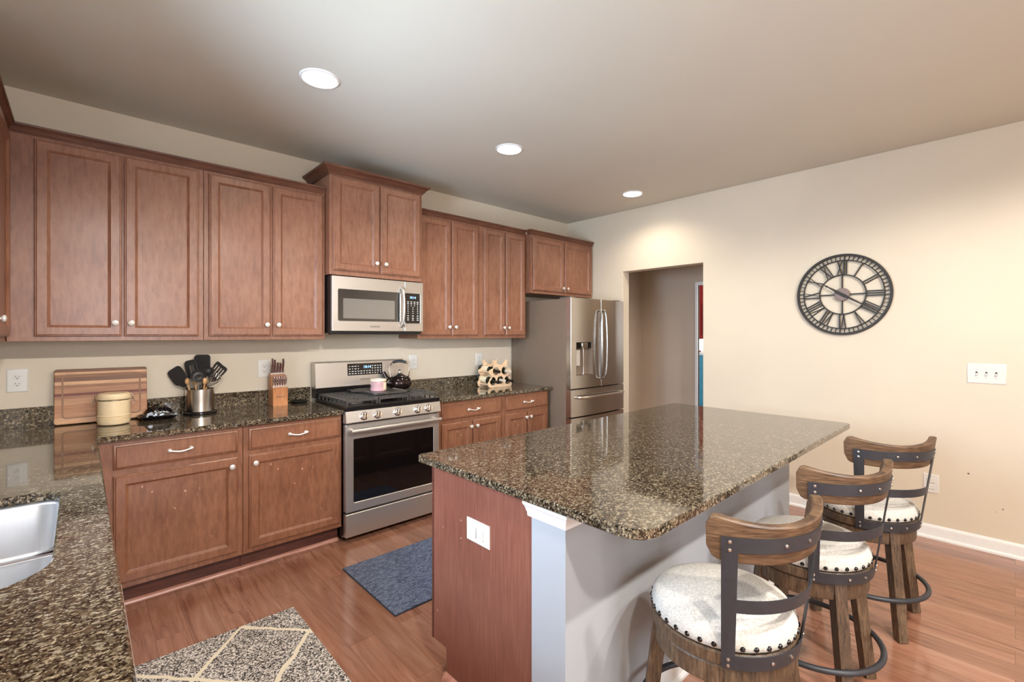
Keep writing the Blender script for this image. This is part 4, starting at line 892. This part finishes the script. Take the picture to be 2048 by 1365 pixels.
for x, z in ((-0.13, 0.03), (0.13, 0.03), (-0.13, 0.15), (0.13, 0.15)):
    MB().cyl((wx+x, wy+0.014, ZC+z), (wx+x, 3.63, ZC+z), 0.008, n=12).build('dowel', M['rackw'], t)
def bottle(key, label, capmat, fwd, lab=True):
    a, b = HOL[key]; ax = Vector((0.0, -1, -0.075)).normalized(); tip = Vector((wx+a, wy-fwd, ZC+b-0.075*(fwd-0.16)*1.0-0.0))
    mid = Vector((wx+a, wy+0.09, ZC+b+0.006)); p = mid-ax*0.12+Vector((0, 0, 0))-ax*(-fwd+0.07)
    tt = thing('wine_bottle', label, 'bottle', p, 0, 'wine bottles in the rack'); s = 0.93
    MB().lathe([(0.0, 0.004), (0.03*s, 0.0), (0.036*s, 0.004), (0.0375*s, 0.012), (0.0375*s, 0.165), (0.034*s, 0.185), (0.022*s, 0.205), (0.0145*s, 0.222), (0.0135*s, 0.282), (0.015*s, 0.284), (0.015*s, 0.292), (0.0, 0.292)], p, 26, ax, cap=False).build('glass', M['bottle'], tt)
    MB().lathe([(0.0153*s, 0.222), (0.0150*s, 0.282), (0.0163*s, 0.283), (0.0163*s, 0.2932), (0.0, 0.2935)], p, 20, ax, cap=False).build('capsule', capmat, tt)
    if lab: MB().lathe([(0.0376*s, 0.05), (0.0379*s, 0.05), (0.0379*s, 0.145), (0.0376*s, 0.145)], p, 26, ax, cap=False).build('label', M['paper'], tt)
bottle('ul', 'wine bottle in the upper left hole, set back in the rack', M['capb'], 0.035)
bottle('ur', 'wine bottle with pale capsule in the upper right hole of the rack', M['capw'], 0.07)
bottle('ll', 'wine bottle with dark neck at the lower left of the rack', M['capb'], 0.06)
bottle('lm', 'wine bottle with pale capsule in the lower middle hole of the rack', M['capw'], 0.05)
bottle('lr', 'wine bottle with dark neck at the lower right, by the refrigerator', M['capb'], 0.06)

# ------------------------------------------------------------------ wall clock
t = thing('wall_clock', 'large open-frame iron wall clock with Roman numerals', 'clock', (W, 0.93, 1.74)); cyk, czk, R = 0.930, 1.740, 0.316
cf = lambda u, v, d: (W-d, cyk-u, czk+v)
MB().slab(circ(0, 0, R, 96), [circ(0, 0, R-0.018, 96)], 0.012, 0.030, cf, 0.002).build('outer_ring', M['clock'], t)
MB().slab(circ(0, 0, 0.158, 72), [circ(0, 0, 0.149, 72)], 0.016, 0.026, cf, 0.001).build('inner_ring', M['clock'], t)
def cbar(mb, a, r0, r1, w, d0=0.016, d1=0.026, o0=0.0, o1=0.0, w1=None):
    s, c_ = math.sin(a), math.cos(a); w1 = w1 or w
    P = lambda r, off: (r*s+off*c_, r*c_-off*s)
    mb.slab([P(r0, o0-w/2), P(r0, o0+w/2), P(r1, o1+w1/2), P(r1, o1-w1/2)], [], d0, d1, cf, 0)
mb = MB().slab(circ(0, 0, 0.270, 96), [circ(0, 0, 0.262, 96)], 0.016, 0.026, cf, 0.001)
for k in range(60): cbar(mb, 2*PI*(k+.5)/60, 0.266, R-0.017, 0.0055 if k % 5 else 0.008)
mb.build('minute_track', M['clock'], t)
for k, s in enumerate(('XII', 'I', 'II', 'III', 'IIII', 'V', 'VI', 'VII', 'VIII', 'IX', 'X', 'XI')):
    a = 2*PI*k/12; mb = MB(); ws = {'I': 0.017, 'V': 0.036, 'X': 0.038}; tot = sum(ws[c_] for c_ in s); u = -tot/2; r0, r1 = 0.157, 0.263
    for ch in s:
        m_ = u+ws[ch]/2; h = ws[ch]/2-0.005
        if ch == 'I': cbar(mb, a, r0, r1, 0.0085, o0=m_, o1=m_)
        elif ch == 'V': cbar(mb, a, r0, r1, 0.008, o0=m_, o1=m_-h); cbar(mb, a, r0, r1, 0.005, o0=m_, o1=m_+h)
        else: cbar(mb, a, r0, r1, 0.008, o0=m_+h, o1=m_-h); cbar(mb, a, r0, r1, 0.005, o0=m_-h, o1=m_+h)
        u += ws[ch]
    mb.build('numeral', M['clock'], t)
for k in range(4):
    mb = MB(); cbar(mb, k*PI/2, 0.03, 0.152, 0.009); mb.build('spoke', M['clock'], t)
MB().slab(circ(0, 0, 0.050, 36), [], 0.004, 0.036, cf, 0.004).build('hub', M['hub'], t)
mb = MB(); a = math.radians(122); cbar(mb, a, -0.05, 0.20, 0.024, 0.041, 0.044, w1=0.007); cbar(mb, a, 0.20, 0.235, 0.012, 0.041, 0.044, w1=0.002); mb.build('minute_hand', M['clock'], t)
mb = MB(); a = math.radians(304); cbar(mb, a, -0.03, 0.115, 0.026, 0.037, 0.040, w1=0.008); cbar(mb, a, 0.115, 0.15, 0.016, 0.037, 0.040, w1=0.003); mb.build('hour_hand', M['clock'], t)

# ------------------------------------------------------------------ rugs
t = thing('kitchen_mat', 'blue-grey woven floor mat in front of the range', 'mat', (1.7, 2.49, 0))
MB().box(1.150, 2.10, 2.160, 2.815, 0.0002, 0.005, 0.001).build('backing', M['matedge'], t)
MB().box(1.153, 2.097, 2.163, 2.812, 0.0051, 0.011, 0.003).build('pile', M['mat'], t)
t = thing('area_rug', 'speckled grey rug with cream diamond lines at bottom left', 'rug', (0.5657, 2.585, 0))
MB().box(0.10, 0.803, 1.30, 2.59, 0.0002, 0.012, 0.003).build('pile', M['rug'], t)
MB().box(0.098, 0.805, 1.298, 2.592, 0.0001, 0.006, 0.002).build('edge_binding', M['rugedge'], t)

# ------------------------------------------------------------------ bar stools
def make_stool(label, loc, rz, legrot):
    t = thing('bar_stool', label, 'stool', loc, rz, 'counter stools along the island')
    t['_o'] = (0.0, 0.0, 0.0)
    cu = MB().lathe([(0.0, 0.535), (0.205, 0.535), (0.214, 0.541), (0.217, 0.556), (0.213, 0.575), (0.200, 0.592), (0.165, 0.606), (0.11, 0.616), (0.05, 0.620), (0.0, 0.621)], (0, 0, 0), 56, cap=False).build('cushion', M['linen'], t, smooth=60)
    nm = None
    for k in range(36):
        a = 2*PI*k/36
        if nm is None:
            o = MB().lathe([(0.0075, -0.001), (0.0072, 0.002), (0.005, 0.0045), (0, 0.0055)], (0, 0, 0), 12, (1, 0, 0), cap=False).build('nailhead', M['nail'], cu, (0, 0, 0)); nm = o
        else: o = nm.copy(); COL.objects.link(o); o.parent = cu
        o.location = (0.2165*math.cos(a), 0.2165*math.sin(a), 0.552); o.rotation_euler = (0, 0, a)
    MB().lathe([(0.0, 0.495), (0.212, 0.495), (0.217, 0.499), (0.218, 0.530), (0.213, 0.5345), (0, 0.5345)], (0, 0, 0), 56, cap=False).build('seat_ring', M['swood'], t)
    MB().lathe([(0.0, 0.425), (0.188, 0.425), (0.205, 0.430), (0.208, 0.436), (0.208, 0.485), (0.204, 0.490), (0.12, 0.490), (0.12, 0.4949), (0, 0.4949)], (0, 0, 0), 56, cap=False).build('base_ring', M['swood'], t)
    for k in range(4):
        a = legrot-rz+k*PI/2; d_ = Vector((math.cos(a), math.sin(a), 0))
        MB().bar(d_*0.248, d_*0.186+Vector((0, 0, 0.489)), 0.042, 0.042, d_, 0.046, 0.046, 0.003).build('leg', M['swood'], t)
    MB().tube([(0.252*math.cos(a), 0.252*math.sin(a), 0.19) for a in [2*PI*k/56 for k in range(56)]], 0.011, 12, True).build('foot_ring', M['smetal'], t)
    rad = lambda z: 0.2195+(z-0.498)*0.142
    def strap(a0, a1, z0, z1, n=22, th=0.004):
        loops = []
        for k in range(n+1):
            a = -PI/2+a0+(a1-a0)*k/n; c_, s_ = math.cos(a), math.sin(a)
            loops.append([((rad(z)+q)*c_, (rad(z)+q)*s_, z) for q, z in ((0, z0), (th, z0), (th, z1), (0, z1))])
        return MB().loft(loops)
    A = math.radians(45); B = math.radians(36)
    for z0, z1, nm_ in ((0.496, 0.537, 'seat_strap'), (0.668, 0.706, 'middle_strap'), (0.843, 0.885, 'top_strap')):
        st = strap(-B, B, z0, z1).build(nm_, M['smetal'], t)
        for a in ((-0.16, 0.16) if nm_ != 'middle_strap' else ()):
            q = -PI/2+a; z = (z0+z1)/2; MB().lathe([(0.0055, 0), (0.005, 0.003), (0, 0.0045)], ((rad(z)+0.004)*math.cos(q), (rad(z)+0.004)*math.sin(q), z), 12, (math.cos(q), math.sin(q), 0), cap=False).build('bolt', M['bolt'], st)
    for sg in (-1, 1):
        lo = []
        for z in (0.496, 0.60, 0.70, 0.80, 0.885):
            rw = []
            for k in range(5):
                a = -PI/2+sg*(B+(A-B)*k/4); rw.append((rad(z)*math.cos(a), rad(z)*math.sin(a), z))
            for k in range(4, -1, -1):
                a = -PI/2+sg*(B+(A-B)*k/4); rw.append(((rad(z)+0.004)*math.cos(a), (rad(z)+0.004)*math.sin(a), z))
            lo.append(rw)
        up = MB().loft(lo).build('upright', M['smetal'], t)
        for z in (0.507, 0.526, 0.850, 0.873):
            a = -PI/2+sg*(A+B)/2; MB().lathe([(0.0055, 0), (0.005, 0.003), (0, 0.0045)], ((rad(z)+0.004)*math.cos(a), (rad(z)+0.004)*math.sin(a), z), 12, (math.cos(a), math.sin(a), 0), cap=False).build('bolt', M['bolt'], up)
    # curved wooden back rail with rounded ends
    E_ = math.radians(53); n = 40; loops = []
    for k in range(n+1):
        f_ = -1+2*k/n; a = -PI/2+f_*E_; q = abs(f_)
        rnd = 0.0
        lim = 0.86
        if q > lim: rnd = 0.034*(1-math.sqrt(max(0.0, 1-((q-lim)/(1-lim))**2)))
        zt = 0.913+0.035*q*q-rnd; zb = 0.806+0.010*q**2+rnd
        c_, s_ = math.cos(a), math.sin(a); T_ = 0.030
        loops.append([((rad(z)-0.0005-w)*c_, (rad(z)-0.0005-w)*s_, z) for w, z in ((0.004, zb), (0.0, zb+0.006), (0.0, (zb+zt)/2), (0.0, zt-0.005), (0.005, zt), (T_-0.005, zt), (T_, zt-0.005), (T_, (zb+zt)/2), (T_, zb+0.006), (T_-0.004, zb))])
    MB().loft(loops).build('back_rail', M['bwood'], t)
    return t
make_stool('weathered wood swivel stool nearest the camera, largest in view', (1.503, 0.657, 0), -0.375, math.radians(-148))
make_stool('weathered wood swivel stool in the middle of the row of three', (2.209, 0.598, 0), -0.525, math.radians(-135))
make_stool('weathered wood swivel stool farthest away, beside the right wall outlet', (2.940, 0.538, 0), -0.765, math.radians(-136))

# ------------------------------------------------------------------ red room glimpsed through the hall
t = thing('dresser', 'teal dresser glimpsed through the hall doorway', 'dresser', (7.6, 3.3, 0))
MB().box(7.3, 7.75, 2.6, 4.1, 0.08, 1.09, 0.004).box(7.33, 7.38, 2.63, 2.68, 0, 0.08).box(7.33, 7.38, 4.02, 4.07, 0, 0.08).box(7.67, 7.72, 2.63, 2.68, 0, 0.08).box(7.67, 7.72, 4.02, 4.07, 0, 0.08).build('body', M['teal'], t)
MB().box(7.28, 7.76, 2.58, 4.12, 1.0905, 1.115, 0.003).build('top', M['trim'], t)
for k in range(5):
    for y0 in (2.63, 3.37):
        d = MB().box(7.285, 7.2995, y0, y0+0.70, 0.12+k*0.19, 0.29+k*0.19, 0.003).build('drawer', M['teal'], t)
        for yy in (y0+0.18, y0+0.52): MB().sphere((7.278, yy, 0.205+k*0.19), 0.012, 10, 8).build('knob', M['nickel'], d)
t = thing('table_lamp', 'lit white round lamp standing on teal dresser', 'lamp', (7.5, 3.60, 1.1155))
MB().lathe([(0.05, 0), (0.055, 0.01), (0.02, 0.02), (0.02, 0.05)], (7.5, 3.60, 1.1155), 20).build('base', M['white'], t)
MB().sphere((7.5, 3.60, 1.1155+0.14), 0.10, 24, 14).build('shade', M['shade'], t)
o = MB().box(8.47, 8.498, 3.35, 4.05, 1.42, 2.0, 0.003).build('wall_picture', M['darkred'], None, (8.5, 3.7, 1.42)); tag(o, 'dark red picture on the far red wall beyond the hall', 'picture')
l = bpy.data.lights.new('red_room_fill', 'AREA'); l.size = 1.2; l.energy = 45; l.color = (0.95, 0.97, 1.0)  # added fill lamp inside the red room, which has no window
o = bpy.data.objects.new('red_room_fill', l); COL.objects.link(o); o.location = (6.9, 0.75, 1.6); o.rotation_euler = (PI/2, 0, 0)
for ob in list(C.objects):
    if '_o' in ob: del ob['_o']
